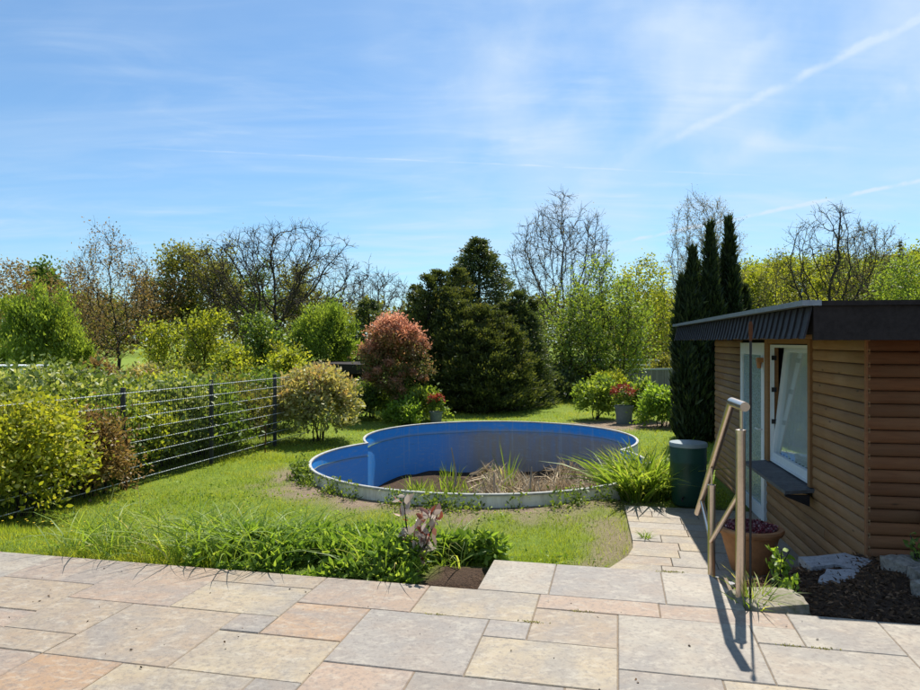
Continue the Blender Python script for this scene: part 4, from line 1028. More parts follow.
# flat dark roofed lean-to beyond the hedge
xr0, xr1, yr = (286 - 460) / 700 * 27, (362 - 460) / 700 * 27, 27
lt = thing('lean_to', 'low dark flat roofed lean-to shed beyond the hedge', 'shed', ((xr0 + xr1) / 2, yr + 1, -0.62))
m = MB(); m.hexa([(xr0 - .1, yr - .1, 0.28), (xr1 + .1, yr - .1, 0.22), (xr1 + .1, yr + 2.1, 0.32), (xr0 - .1, yr + 2.1, 0.38)], [(xr0 - .1, yr - .1, 0.66), (xr1 + .1, yr - .1, 0.58), (xr1 + .1, yr + 2.1, 0.62), (xr0 - .1, yr + 2.1, 0.70)]); m.build('roof', M_felt, lt)
for x in (xr0, (xr0 + xr1) / 2, xr1):
    for y in (yr, yr + 1.9):
        m = MB(); m.prism([(x - .05, y - .05), (x + .05, y - .05), (x + .05, y + .05), (x - .05, y + .05)], -0.7, 0.30); m.build('post', M_bark_d, lt)
m = MB(); m.prism([(xr0 + .05, yr + 1.95), (xr1 - .05, yr + 1.95), (xr1 - .05, yr + 2.0), (xr0 + .05, yr + 2.0)], -0.7, 0.28); m.build('back_wall', M_felt, lt)
# white slatted bench table far left
bt = thing('garden_table', 'white slatted garden table top showing over the hedge at far left', 'table', (-11.6, 17.0, -0.62))
for k in range(5):
    y = 16.7 + k * 0.16; m = MB(); m.prism([(-12.6, y), (-10.25, y), (-10.25, y + 0.13), (-12.6, y + 0.13)], 0.86, 0.89); m.build('slat', M_white, bt)
for x in (-12.4, -10.5):
    for y in (16.8, 17.4):
        m = MB(); m.prism([(x - .03, y - .03), (x + .03, y - .03), (x + .03, y + .03), (x - .03, y + .03)], -0.65, 0.859); m.build('leg', M_white, bt)

# ------------------------------------------------------------------ vegetation
def at(px_, d): return (px_ - 460) / 700 * d
def zt(py_, d): return EYE + (342 - py_) / 700 * d
def gz(l, d): return float(terrain(l, d))
def B(px_, d): l = at(px_, d); return (l, d, gz(l, d) - 0.03)
def HT(py_, d): return zt(py_, d) + 0.62

def conifer(name, label, base, height, rad, seed, mat, n=16000, power=0.8, droop=0.15, low=0.03, nb=260, tops=None, llen=0.22, lw=0.05, group=None, ragged=0.3, rise=0.0):
    rng = np.random.default_rng(seed); root = thing(name, label, 'conifer', base, group)
    tops = tops or [(0, 0, 1.0, 1.0)]
    parts, segs = [], []
    for (ox, oy, hs, rs) in tops:
        H = height * hs; R = rad * rs; b = np.array(base) + [ox, oy, 0]; m = int(nb * hs * rs)
        segs.append((b, b + [0, 0, H * 0.5], 0.05 + H * 0.016, 0.04 + H * 0.008, 0)); segs.append((b + [0, 0, H * 0.5], b + [0, 0, H * 0.97], 0.04 + H * 0.008, 0.012, 1))
        t = low + (0.985 - low) * rng.random(m) ** 1.15; az = rng.random(m) * 6.283
        L = R * (1 - t) ** power * (1 - ragged + 2 * ragged * rng.random(m)) + 0.05
        lump = 0.86 + 0.28 * vnoise(az * 1.3 + 4, t * 9, seed); L = L * lump
        dz = rise * (0.5 + 0.5 * t) - droop * (1 - t) + 0.12 * t
        D = unit(np.stack([np.cos(az), np.sin(az), dz], 1)); p0 = b + np.stack([np.zeros(m), np.zeros(m), t * H], 1)
        for k in range(0, m, 3): segs.append((p0[k], p0[k] + D[k] * L[k] * 0.8, 0.018, 0.006, 3))
        per = max(8, int(n * hs * rs) // m)
        s_ = 0.25 + 0.80 * rng.random((m, per)) ** 0.7
        P = p0[:, None, :] + D[:, None, :] * (L[:, None] * s_)[:, :, None]
        wid = (L[:, None] * 0.15 * (1.15 - s_) + 0.045)[:, :, None]
        P = P + rng.normal(size=P.shape) * wid * np.array([1, 1, 0.5])
        A = unit((D[:, None, :] * 0.9 + rng.normal(size=P.shape) * 0.45 + np.array([0, 0, -0.10 + rise])).reshape(-1, 3))
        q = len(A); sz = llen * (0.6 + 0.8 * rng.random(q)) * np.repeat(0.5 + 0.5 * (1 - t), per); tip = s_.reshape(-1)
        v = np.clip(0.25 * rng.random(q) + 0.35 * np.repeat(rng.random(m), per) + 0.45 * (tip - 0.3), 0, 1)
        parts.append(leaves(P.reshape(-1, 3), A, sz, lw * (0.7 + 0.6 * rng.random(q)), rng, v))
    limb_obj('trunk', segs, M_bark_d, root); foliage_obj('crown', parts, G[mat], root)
    return root
def cypress(label, base, height, rad, seed, n=11000, group=None):
    rng = np.random.default_rng(seed); root = thing('cypress', label, 'cypress', base, group)
    limb_obj('trunk', [(np.array(base), np.array(base) + [0, 0, height * 0.9], 0.07, 0.015, 1)], M_bark_d, root)
    Ps, As = [], []
    subs = [(0, 0, 1.0, 0.62)] + [(rad * 0.55 * math.cos(q + seed), rad * 0.55 * math.sin(q + seed), 0.62 + 0.33 * rng.random(), 0.55) for q in (0.3, 1.6, 2.9, 4.1, 5.2)]
    for (ox, oy, hs, rs) in subs:
        m = int(n * hs / 4.2); t = rng.random(m) ** 0.9; az = rng.random(m) * 6.283
        prof = rad * rs * np.minimum(1, (t / 0.08) ** 0.5) * (1 - t ** 2.2) ** 0.9
        lump = 0.55 + 0.9 * vnoise(az * 1.6 + 3, t * 16 + az * 0.8, seed + int(ox * 100)); r = prof * lump * (0.45 + 0.55 * rng.random(m) ** 0.4)
        sway = 0.05 * np.sin(t * 5 + seed + ox * 9)
        Ps.append(np.array(base) + np.stack([ox * (1 - 0.35 * t) + r * np.cos(az) + sway, oy * (1 - 0.35 * t) + r * np.sin(az), t * height * hs], 1))
        As.append(unit(np.stack([np.cos(az) * 0.38, np.sin(az) * 0.38, np.ones(m)], 1) + rng.normal(size=(m, 3)) * 0.25))
    P = np.concatenate(Ps); A = np.concatenate(As); n = len(P)
    foliage_obj('crown', [leaves(P, A, rng.uniform(0.10, 0.26, n), rng.uniform(0.03, 0.06, n), rng)], G['cypress'], root)
    return root

# --- hedge shrubs along the wire fence
OVATE = True
def fl_(d, off): return fence_pt(d)[0] + off
hd = 'mixed shrubs along the wire fence'
def hedge(d, off, mat, rx, top, n, ls, seed, label, kw=None):
    l = fl_(d, off); z = gz(l, d); h = (zt(top, d) - z) * 0.87; n = int(n * 1.7); ls = ls * 0.72; k = dict(n_clump=max(40, n // 60), clump=0.20, rough=0.35); k.update(kw or {})
    return shrub('hedge_shrub', label, (l, d, z - 0.02), (rx, rx * 1.05, h * 0.52), mat, n, ls, seed, group=hd, zc=h * 0.50, **k)
hedge(6.5, -0.55, 'laurel', 0.85, 398, 5000, 0.10, 101, 'dark glossy laurel nearest the terrace at the left picture edge')
hedge(8.25, 0.0, 'yellow', 0.66, 384, 7500, 0.085, 102, 'yellow green shrub spilling through the fence at far left')
hedge(8.6, -1.25, 'laurel', 0.95, 371, 9000, 0.115, 103, 'pale glossy laurel tallest behind the yellow shrub')
hedge(10.0, -0.70, 'fresh', 0.60, 390, 6000, 0.08, 104, 'fresh green shrub behind the fence at the thin stake')
hedge(9.45, -0.12, 'bronze', 0.42, 402, 4500, 0.075, 105, 'reddish brown leaved shrub growing through the fence')
hedge(10.4, -1.25, 'laurel', 0.95, 372, 8000, 0.115, 106, 'broad laurel with pale leaves behind the reddish shrub')
hedge(11.0, -0.70, 'spring', 0.58, 394, 5000, 0.085, 107, 'yellowish shrub pressed against the middle of the fence')
hedge(11.9, -0.85, 'laurel', 0.72, 382, 7000, 0.105, 108, 'dark laurel behind the second fence post')
hedge(12.9, -0.90, 'mid', 0.78, 378, 7000, 0.105, 109, 'pale leaved laurel past the second fence post')
hedge(14.0, -0.90, 'olive', 0.80, 375, 7000, 0.095, 110, 'grey green shrub near the far fence end')
hedge(13.4, -1.9, 'spring', 0.85, 374, 7000, 0.11, 111, 'light spring green bush rising behind the far hedge')
hedge(16.6, -1.5, 'mid', 1.0, 372, 7000, 0.11, 112, 'mid green bush behind the end of the hedge')
hedge(12.2, -3.2, 'olive', 1.1, 374, 6000, 0.12, 113, 'dull olive bush deep behind the hedge')
def vmound(P, v, rng): return np.clip(v * 0.75 + 0.25 * (P[:, 2] + 0.4), 0, 1)
l, d = ground_pt(319, 440, -0.62); shrub('round_bush', 'rounded cream and pink flushed bush at the fence end', (l, d, gz(l, d) - .02), (0.86, 0.8, 0.72), 'variegated', 13000, 0.085, 120, zc=0.74, n_clump=220, clump=0.13, rough=0.2, vfun=vmound)
# photinia
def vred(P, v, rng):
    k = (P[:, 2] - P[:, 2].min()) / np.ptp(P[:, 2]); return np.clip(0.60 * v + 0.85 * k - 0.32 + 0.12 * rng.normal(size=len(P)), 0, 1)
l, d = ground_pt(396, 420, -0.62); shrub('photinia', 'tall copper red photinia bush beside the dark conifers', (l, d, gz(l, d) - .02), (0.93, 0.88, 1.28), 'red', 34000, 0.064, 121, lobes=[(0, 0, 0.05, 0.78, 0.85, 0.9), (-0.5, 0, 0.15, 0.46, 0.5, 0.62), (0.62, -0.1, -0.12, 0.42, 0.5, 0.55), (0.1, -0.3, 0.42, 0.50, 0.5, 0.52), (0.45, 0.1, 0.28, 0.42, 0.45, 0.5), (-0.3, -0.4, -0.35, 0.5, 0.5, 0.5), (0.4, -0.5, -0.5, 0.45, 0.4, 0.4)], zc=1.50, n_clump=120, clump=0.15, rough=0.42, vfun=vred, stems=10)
for i, (x, y, rx, h, mat, lab) in enumerate([(372, 418, 0.6, 0.9, 'mid', 'dark low bush at the left foot of the photinia'), (418, 421, 0.55, 0.75, 'fresh', 'bright green low plant at the right foot of the photinia'),
        (404, 424, 0.35, 0.5, 'herb', 'small leafy plant in front of the photinia'), (350, 420, 0.5, 0.8, 'laurel', 'dark bush between the cream bush and the photinia'),
        (597, 419, 0.48, 0.95, 'fresh', 'leafy green bush left of the flower tub'), (610, 404, 0.5, 1.0, 'spring', 'yellow green bush behind the flower tub'), (645, 421, 0.38, 0.95, 'fresh', 'upright green plant right of the flower tub'), (663, 427, 0.55, 0.85, 'herb', 'pale green bush at the left foot of the cypresses')]):
    l, d = ground_pt(x, y, -0.62); shrub('garden_bush', lab, (l, d, gz(l, d) - .02), (rx, rx, h * 0.52), mat, 4500, 0.085, 130 + i, zc=h * 0.52, n_clump=70, clump=0.2, rough=0.4)

OVATE = False
# --- conifers behind the pool
CG = 'conifers behind the pool'
conifer('yew_tree', 'broad dark ragged yew left in the conifer group', B(440, 22.0), HT(265, 22.0), 1.25, 201, 'conifer', 15000, 0.62, 0.0, 0.0, 300, [(0, 0, 0.97, 1.0), (-0.75, 0.2, 0.86, 0.75), (0.55, 0.4, 1.0, 0.9), (-0.35, -0.4, 0.93, 0.8), (-1.05, 0.1, 0.70, 0.6), (0.3, -0.5, 0.85, 0.8)], 0.15, 0.038, CG, 0.35, 0.55)
conifer('spruce_tree', 'tallest dark spruce with pointed top in the conifer group', B(479, 24.0), HT(236, 24.0), 2.2, 202, 'conifer2', 48000, 0.72, 0.18, 0.02, 700, None, 0.17, 0.04, CG, 0.22, 0.05)
conifer('yew_tree', 'front yew with brownish tips in the conifer group', B(480, 21.0), HT(300, 21.0), 1.15, 203, 'conifer', 15000, 0.55, 0.0, 0.0, 300, [(0, 0, 0.95, 1.0), (0.6, 0.2, 0.90, 0.9), (-0.65, 0.1, 1.0, 0.9), (0.2, -0.5, 0.72, 0.9), (1.05, 0.0, 0.74, 0.7), (-0.3, -0.4, 0.8, 0.9)], 0.14, 0.036, CG, 0.35, 0.5)
conifer('yew_tree', 'smaller rounded conifer right in the conifer group', B(519, 22.5), HT(290, 22.5), 0.85, 204, 'conifer2', 13000, 0.6, 0.05, 0.0, 260, [(0, 0, 1.0, 1.0), (-0.45, 0, 0.9, 0.9), (0.35, -0.1, 0.8, 0.8), (-0.1, -0.3, 0.7, 1.0)], 0.15, 0.038, CG, 0.3, 0.35)
conifer('small_spruce', 'slim little dark spruce right of the conifer group', B(533, 30), HT(297, 30), 0.75, 205, 'conifer', 6000, 0.8, 0.15, 0.0, 150)
conifer('small_spruce', 'small bluish conifer between the photinia and the lime green bush', B(369, 38), HT(299, 38), 1.5, 206, 'conifer2', 7000, 0.55, 0.1, 0.0, 160, None, 0.3, 0.08)
# --- cypresses beside the shed
for i, (x, y, r, dd, lab) in enumerate([(690, 250, 0.34, 14.4, 'leftmost and narrowest tall cypress beside the shed'), (708, 226, 0.44, 14.6, 'middle tall cypress of the dark group beside the shed'), (729, 221, 0.36, 14.9, 'right tall cypress with the highest tip beside the shed'), (698, 262, 0.45, 15.2, 'bushy cypress behind the narrowest one'), (747, 289, 0.30, 15.4, 'short cypress at the right behind the shed roof'), (720, 262, 0.5, 15.6, 'rear cypress filling the gap in the dark group')]):
    cypress(lab, B(x, dd), HT(y, dd), r, 210 + i, group='cypresses beside the shed')

# --- trees in the middle and the right
BIG = dict(levels=4, kids=(9, 6, 5, 4), spread=0.85, up=0.35, clear=0.30)
col_tree('bare_tree', 'tall leafless grey tree with rounded crown behind the green tree', B(561, 38), HT(205, 38), 6.2, 301, M_bark, 'twigleaf', 1, 0.06, 0.08, crown=(0.62, 0.40), tip_r=0.010, twigs=4, twig_l=0.5, twig_r=0.0075, n_attr=1500, step=0.25, up=0.22)
col_tree('leafy_tree', 'light green airy tree standing behind the pool', B(600, 26.5), HT(268, 26.5), 3.9, 302, M_bark_d, 'fresh', 9, 0.10, 0.11, crown=(0.58, 0.44), tip_r=0.009, keep=0.72, twigs=3, n_attr=800, step=0.22, up=0.15)
col_tree('leafy_tree', 'lower green tree left of the airy one with dark stem', B(569, 25.5), HT(318, 25.5), 2.4, 303, M_bark_d, 'mid', 11, 0.10, 0.11, crown=(0.55, 0.46), tip_r=0.009, keep=0.7, twigs=3, n_attr=500, step=0.22, up=0.1)
col_tree('leafy_tree', 'low green tree right of the airy one before the board fence', B(622, 26.0), HT(300, 26.0), 2.2, 304, M_bark_d, 'fresh', 11, 0.095, 0.11, crown=(0.55, 0.46), tip_r=0.009, keep=0.75, twigs=3, n_attr=500, step=0.22, up=0.1)
col_tree('spring_tree', 'yellow green spring tree behind the airy green tree', B(640, 40), HT(257, 40), 4.2, 305, M_bark, 'spring', 6, 0.15, 0.18, crown=(0.58, 0.43), tip_r=0.009, twigs=3, n_attr=900, step=0.28, up=0.15)
col_tree('spring_tree', 'olive budding tree just left of the cypresses', B(664, 42), HT(300, 42), 3.4, 306, M_bark, 'olive', 5, 0.14, 0.16, crown=(0.55, 0.45), tip_r=0.009, twigs=3, n_attr=600, step=0.28, up=0.15)
col_tree('birch_tree', 'pale fine twigged birch rising behind the cypresses', B(706, 46), HT(198, 46), 4.9, 307, M_bark_p, 'twigleaf', 3, 0.08, 0.13, crown=(0.60, 0.42), tip_r=0.010, twigs=4, twig_l=0.6, twig_r=0.008, n_attr=1500, step=0.28, up=0.3)
col_tree('bare_tree', 'leafless dark branched tree above the shed roof', B(826, 40), HT(204, 40), 6.2, 308, M_bark_d, 'olive', 1, 0.07, 0.10, crown=(0.62, 0.40), tip_r=0.014, twigs=2, twig_l=0.45, twig_r=0.008, n_attr=900, step=0.27, up=0.15, shell=0.3)
col_tree('bare_tree', 'wider leafless tree right of the dark branched one', B(868, 48), HT(221, 48), 5.2, 309, M_bark, 'twigleaf', 2, 0.08, 0.12, crown=(0.66, 0.36), tip_r=0.011, twigs=4, twig_l=0.5, twig_r=0.009, n_attr=1300, step=0.28, up=0.15)
col_tree('bare_tree', 'thin bare sapling left of the dark branched tree above the roof', B(778, 44), HT(252, 44), 3.4, 310, M_bark, 'olive', 2, 0.09, 0.12, crown=(0.60, 0.42), tip_r=0.010, twigs=3, n_attr=500, step=0.26, up=0.25)
col_tree('leafy_tree', 'bright green tree at the right edge above the roof', B(910, 34), HT(256, 34), 3.6, 311, M_bark, 'fresh', 11, 0.12, 0.16, crown=(0.56, 0.46), tip_r=0.008, twigs=3, n_attr=800, step=0.26, up=0.12)
conifer('small_spruce', 'slender spruce tip above the bright green tree at right', B(902, 52), HT(240, 52), 0.9, 312, 'conifer', 5000, 0.8, 0.15, 0.0, 140, None, 0.3, 0.08)

# --- trees on the left
col_tree('bare_tree', 'large spreading dark leafless tree left of centre', B(274, 42), HT(224, 42), 10.4, 320, M_bark_d, 'twigleaf', 1, 0.07, 0.10, crown=(0.60, 0.42), tip_r=0.0145, twigs=3, twig_l=0.55, twig_r=0.010, n_attr=1900, step=0.30, up=0.05, trunk_h=2.2, shell=0.25, rmax=0.2)
col_tree('bare_tree', 'faint distant leafless tree left of the yews', B(378, 75), HT(272, 75), 8.0, 321, M_bark, None, crown=(0.6, 0.4), tip_r=0.02, twigs=4, twig_l=0.9, twig_r=0.016, n_attr=900, step=0.45, up=0.2)
col_tree('brown_tree', 'sparse reddish brown tree with crooked trunk behind the hedge', B(117, 34), HT(233, 34), 4.6, 322, M_bark_d, 'bronze', 3, 0.10, 0.13, crown=(0.60, 0.42), tip_r=0.010, twigs=3, n_attr=1000, step=0.26, up=0.12, lean=-0.03)
col_tree('brown_tree', 'rusty brown leaved tree at the far left edge', B(12, 42), HT(263, 42), 5.0, 323, M_bark_d, 'bronze', 6, 0.15, 0.18, crown=(0.56, 0.46), tip_r=0.010, twigs=3, n_attr=700, step=0.3, up=0.12)
col_tree('brown_tree', 'reddish brown tree left of the crooked one', B(68, 44), HT(268, 44), 4.4, 324, M_bark_d, 'bronze', 5, 0.14, 0.18, crown=(0.56, 0.46), tip_r=0.010, twigs=3, n_attr=700, step=0.3, up=0.12)
shrub('round_tree', 'small round dark green tree above the brown trees', B(45, 56), (1.15, 1.1, 3.6), 'mid', 5000, 0.30, 325, cat='tree', zc=4.6, n_clump=80, clump=0.16)
shrub('willow_bush', 'dense upright bright green bush at far left behind the hedge', B(40, 24.5), (1.6, 1.4, 1.85), 'fresh', 36000, 0.115, 326, lobes=[(0, 0, -0.1, 0.75, 0.8, 0.9), (-0.55, 0, -0.15, 0.42, 0.5, 0.72), (0.55, 0.1, -0.25, 0.45, 0.5, 0.66), (-0.2, -0.2, 0.3, 0.34, 0.4, 0.66), (0.28, -0.1, 0.22, 0.32, 0.4, 0.66), (-0.72, 0.1, -0.45, 0.3, 0.4, 0.45), (0.8, 0, -0.5, 0.28, 0.4, 0.42)], zc=2.05, n_clump=110, clump=0.15, asp=0.34, upbias=1.2, vertical=0.5, stems=22, shell=0.35, rough=0.42)
shrub('willow_bush', 'rounded lime green bush above the dark lean-to roof', B(321, 29.5), (1.62, 1.4, 1.75), 'fresh', 36000, 0.115, 327, lobes=[(0.05, 0, -0.1, 0.75, 0.8, 0.9), (-0.5, 0, 0.02, 0.42, 0.5, 0.62), (0.6, 0.1, -0.15, 0.40, 0.5, 0.66), (-0.1, -0.2, 0.36, 0.30, 0.4, 0.6), (0.34, -0.1, 0.25, 0.3, 0.4, 0.66), (-0.8, 0.1, -0.35, 0.25, 0.4, 0.5), (0.85, 0, -0.45, 0.22, 0.4, 0.5)], zc=2.0, n_clump=110, clump=0.15, asp=0.38, upbias=0.9, vertical=0.4, stems=22, shell=0.35, rough=0.42)
tree('young_tree', 'young yellow green sapling behind the middle of the hedge', 'tree', B(203, 23), HT(308, 23), 1.4, 328, M_bark_d, 'spring', 8, 0.11, 0.10, 0.05, levels=3, kids=(12, 5, 4), spread=0.5, up=0.5, clear=0.12)
tree('young_tree', 'leafy green sapling behind the far hedge', 'tree', B(255, 22), HT(312, 22), 1.6, 329, M_bark_d, 'mid', 9, 0.11, 0.12, 0.05, levels=3, kids=(12, 5, 4), spread=0.55, up=0.5, clear=0.1)
tree('young_tree', 'small yellow leaved sapling left of the lean-to', 'tree', B(276, 21), HT(338, 21), 1.1, 330, M_bark_d, 'yellow', 7, 0.09, 0.08, 0.04, levels=3, kids=(10, 4, 3), spread=0.5, up=0.5, clear=0.1)
tree('young_tree', 'pale green young tree right of the crooked brown tree', 'tree', B(160, 27), HT(322, 27), 1.9, 331, M_bark_d, 'spring', 7, 0.12, 0.14, 0.05, levels=3, kids=(11, 5, 4), spread=0.6, up=0.4, clear=0.1)
for i, (x, dd, top, rx, mat, lab) in enumerate([(232, 20.5, 352, 0.6, 'spring', 'yellow green bush behind the hedge middle'), (180, 22, 368, 0.8, 'olive', 'olive bush behind the hedge before the thicket'), (140, 21, 370, 0.7, 'variegated', 'pale leaved bush behind the hedge left of middle'), (290, 19.5, 360, 0.6, 'spring', 'light bush below the lean-to roof'), (95, 22, 367, 0.7, 'bronze', 'low brownish bush before the crooked brown tree')]):
    l, d, z = B(x, dd); h = HT(top, dd); shrub('far_bush', lab, (l, d, z), (rx, rx, h * 0.52), mat, 4500, 0.11, 340 + i, group='bushes behind the hedge', zc=h * 0.5, n_clump=70, clump=0.2, rough=0.4)
# thicket trees far left of centre
for i, (x, dd, top, w, mat, npr, lab) in enumerate([(178, 52, 245, 5.0, 'olive', 5, 'dark budding tree at the left of the far thicket'), (214, 54, 244, 6.0, 'olive', 9, 'olive leaved tree with mossy top in the far thicket'), (248, 56, 258, 6.0, 'mid', 6, 'dim tree behind the spreading bare tree'), (150, 50, 268, 5.0, 'bronze', 3, 'brown budding tree right of the crooked one'), (310, 58, 262, 6.0, 'olive', 5, 'dim tree right behind the spreading bare tree'), (95, 50, 290, 5, 'olive', 6, 'low olive tree behind the crooked brown tree')]):
    tree('thicket_tree', lab, 'tree', B(x, dd), HT(top, dd), w, 350 + i, M_bark_d, mat, npr, 0.20, 0.30, 0.16, 0.016, group='trees of the far thicket', levels=4, kids=(10, 6, 4, 3), spread=0.8, up=0.3, clear=0.08)

# --- wood behind the shed: three kinds, copied
def copy_tree(o, label, loc, rz, scale):
    c = o.copy(); col.objects.link(c); c.location = loc; c.rotation_euler = (0, 0, rz); c.scale = scale; c['label'] = label
    for ch in list(o.children):
        k = ch.copy(); col.objects.link(k); k.parent = c
    return c
WG = 'trees of the wood behind the shed'
wl_ = {'spring': 'yellow green tree in the wood behind the shed', 'fresh': 'fresh green tree in the wood behind the shed', 'bronze': 'brown budding tree in the wood behind the shed'}
protos = {}
for k, (mat, npr) in enumerate([('spring', 8), ('fresh', 8)]):
    protos[mat] = tree('wood_tree', wl_[mat], 'tree', (30 + 6 * k, 64, -0.65), 9.0, 6.0, 370 + k, M_bark, mat, npr, 0.22, 0.34, 0.16, 0.016, group=WG, levels=4, kids=(10, 6, 4, 3), spread=0.8, up=0.3, clear=0.08)
spots = [(752, 56, 268, 'spring'), (770, 60, 262, 'spring'), (792, 58, 258, 'spring'), (808, 62, 258, 'fresh'), (838, 60, 252, 'spring'), (858, 56, 262, 'fresh'), (878, 64, 252, 'fresh'), (895, 58, 256, 'spring'), (925, 62, 250, 'spring'), (950, 56, 246, 'fresh'),
         (815, 54, 278, 'spring'), (848, 66, 256, 'spring'), (765, 66, 262, 'fresh'), (735, 62, 275, 'spring'), (690, 60, 285, 'spring'), (655, 62, 290, 'spring'), (970, 60, 240, 'spring'), (535, 62, 300, 'fresh'), (520, 66, 300, 'spring'), (590, 60, 292, 'fresh')]
used = set()
spots.sort()
words = ['first', 'second', 'third', 'fourth', 'fifth', 'sixth', 'seventh', 'eighth', 'ninth', 'tenth', 'eleventh', 'twelfth']
kindw = {'spring': 'yellow green', 'fresh': 'fresh green', 'bronze': 'brown budding'}
cnt = {'L': {}, 'R': {}}
for i, (x, dd, top, mat) in enumerate(spots):
    mat = 'bronze' if mat == 'olive' else mat
    side = 'L' if x < 700 else 'R'; q = cnt[side].get(mat, 0); cnt[side][mat] = q + 1
    lab = '%s %s far wood tree %s' % (words[q], kindw[mat], 'from the left, right of the conifers' if side == 'L' else 'from the cypresses, above the shed roof')
    h = HT(top, dd) / 9.0; l = at(x, dd); loc = (l, dd, -0.65); s_ = (h * 0.95, h * 0.95, h)
    if mat not in used:
        used.add(mat); o = protos[mat]; o.location = loc; o.scale = s_; o['label'] = lab
    else: copy_tree(protos[mat], lab, loc, i * 1.7, s_)
# far wood on the skyline
rng = np.random.default_rng(400); n = 26000
ang = np.radians(rng.uniform(-48, 48, n)); dd = rng.uniform(100, 150, n); top = 4.5 + 4.5 * vnoise(ang * 22, ang * 0 + 2, 41) + 2.5 * vnoise(ang * 90, ang * 0 + 7, 42)
P = np.stack([np.sin(ang) * dd, np.cos(ang) * dd, -0.6 + top * rng.random(n) ** 0.7], 1)
fw_ = foliage_obj('far_wood', [leaves(P, rand_dirs(n, rng), rng.uniform(0.5, 1.1, n), rng.uniform(0.35, 0.8, n), rng, np.clip(vnoise(ang * 40, ang * 0, 43) * 0.7 + 0.3 * rng.random(n), 0, 1))], G['olive'], kind='stuff')
tag(fw_, 'low olive green band of far woodland on the skyline', 'woodland')
# dark undergrowth below the trees behind the lawn
for i, (x, dd, top, rx, mat, lab) in enumerate([(548, 24.5, 372, 0.9, 'conifer2', 'dark low bush right of the conifer group'), (570, 26.5, 368, 1.0, 'conifer', 'dark undergrowth below the lower green tree'), (600, 28, 370, 1.0, 'mid', 'dark green undergrowth below the airy tree'), (615, 33, 368, 1.2, 'mid', 'green bush in the gap before the board fence'), (500, 27, 365, 1.3, 'conifer', 'dark bush hidden behind the conifers'), (675, 33, 358, 1.2, 'olive', 'olive bush behind the board fence'), (645, 42, 352, 1.8, 'olive', 'olive bush behind the white railing')]):
    l, d, z = B(x, dd); h = HT(top, dd); shrub('undergrowth', lab, (l, d, z), (rx, rx, h * 0.52), mat, 5000, 0.13, 380 + i, group='undergrowth behind the lawn', zc=h * 0.5, n_clump=70, clump=0.22, rough=0.3)

# --- iris clump by the barrel, weeds round the pool, reeds in the pool
def clump(name, label, cat, centres, n, L, Wd, mat, seed, spread, tilt, bend, group=None, kind=None, parent=None, vlo=0.0, vhi=1.0, zf=None):
    rng = np.random.default_rng(seed); c = np.array(centres)[rng.integers(len(centres), size=n)]
    q = rng.random(n) * 6.283; r = spread * np.sqrt(rng.random(n)); x = c[:, 0] + r * np.cos(q); y = c[:, 1] + r * np.sin(q)
    z = terrain(x, y) - 0.01 if zf is None else zf(x, y)
    D = unit(np.stack([np.cos(q) * tilt * rng.random(n), np.sin(q) * tilt * rng.random(n), np.ones(n)], 1) + rng.normal(size=(n, 3)) * 0.12)
    o = foliage_obj(name, [blades(np.stack([x, y, z], 1), D, L * (0.55 + 0.6 * rng.random(n)), Wd * (0.7 + 0.6 * rng.random(n)), bend * (0.3 + rng.random(n)), rng, vlo + (vhi - vlo) * rng.random(n), 4)], G[mat] if isinstance(mat, str) else mat, parent)
    return tag(o, label, cat, group, kind)
clump('iris_clump', 'arching daylily clump with long green blades beside the rain barrel', 'plant', [(2.55, 9.25), (2.30, 9.15), (2.40, 9.45), (2.15, 9.30), (2.70, 9.5)], 620, 0.85, 0.030, 'tall', 501, 0.16, 0.7, 0.55, vlo=0.0, vhi=0.97)
floor_z = lambda x, y: FLOOR_Z + 0.16 * (vnoise(x * 0.9, y * 0.9, 21) - 0.5) + 0.08 * (vnoise(x * 3, y * 3, 22) - 0.5)
rng = np.random.default_rng(510)
cs = [(float(a), float(b)) for a, b in zip(rng.uniform(-0.9, 2.9, 40), rng.uniform(11.8, 15.4, 40)) if pool_sd(a, b) < -0.35]
dc = [q for q in cs if q[0] > 0.5]; n = 2600; c = np.array(dc)[rng.integers(len(dc), size=n)]; ox, oy = rng.normal(size=n) * 0.26, rng.normal(size=n) * 0.26; x = c[:, 0] + ox; y = c[:, 1] + oy
ok = pool_sd(x, y) < -0.2; x, y, ox, oy = x[ok], y[ok], ox[ok], oy[ok]; n = len(x)
lay = rng.random(n); D = unit(np.stack([-ox * 3 + 0.4 * rng.normal(size=n), -oy * 3 + 0.4 * rng.normal(size=n), np.where(lay < 0.72, 0.35 + 0.6 * rng.random(n), 1.6)], 1))
h0 = floor_z(x, y) + np.where(lay < 0.72, 0.12 * rng.random(n), 0)
dr_ = foliage_obj('dead_reeds', [blades(np.stack([x, y, h0], 1), D, rng.uniform(0.22, 0.62, n), rng.uniform(0.014, 0.040, n), 0.25 * rng.random(n), rng, None, 3)], M_deadreed, kind='stuff'); tag(dr_, 'heap of broken straw coloured dead reeds on the pool floor', 'reeds')
clump('green_reeds', 'fresh green reeds sprouting on the floor of the drained pool', 'reeds', [(a, b) for a, b in cs if a < 0.9][:16], 420, 0.38, 0.020, 'tall', 511, 0.25, 0.3, 0.25, kind='stuff', vhi=0.8, zf=floor_z)
clump('tall_weed', 'single tall pale weed rising from the pool floor', 'plant', [(0.95, 14.1)], 26, 1.0, 0.02, 'tall', 512, 0.06, 0.25, 0.2, zf=floor_z)
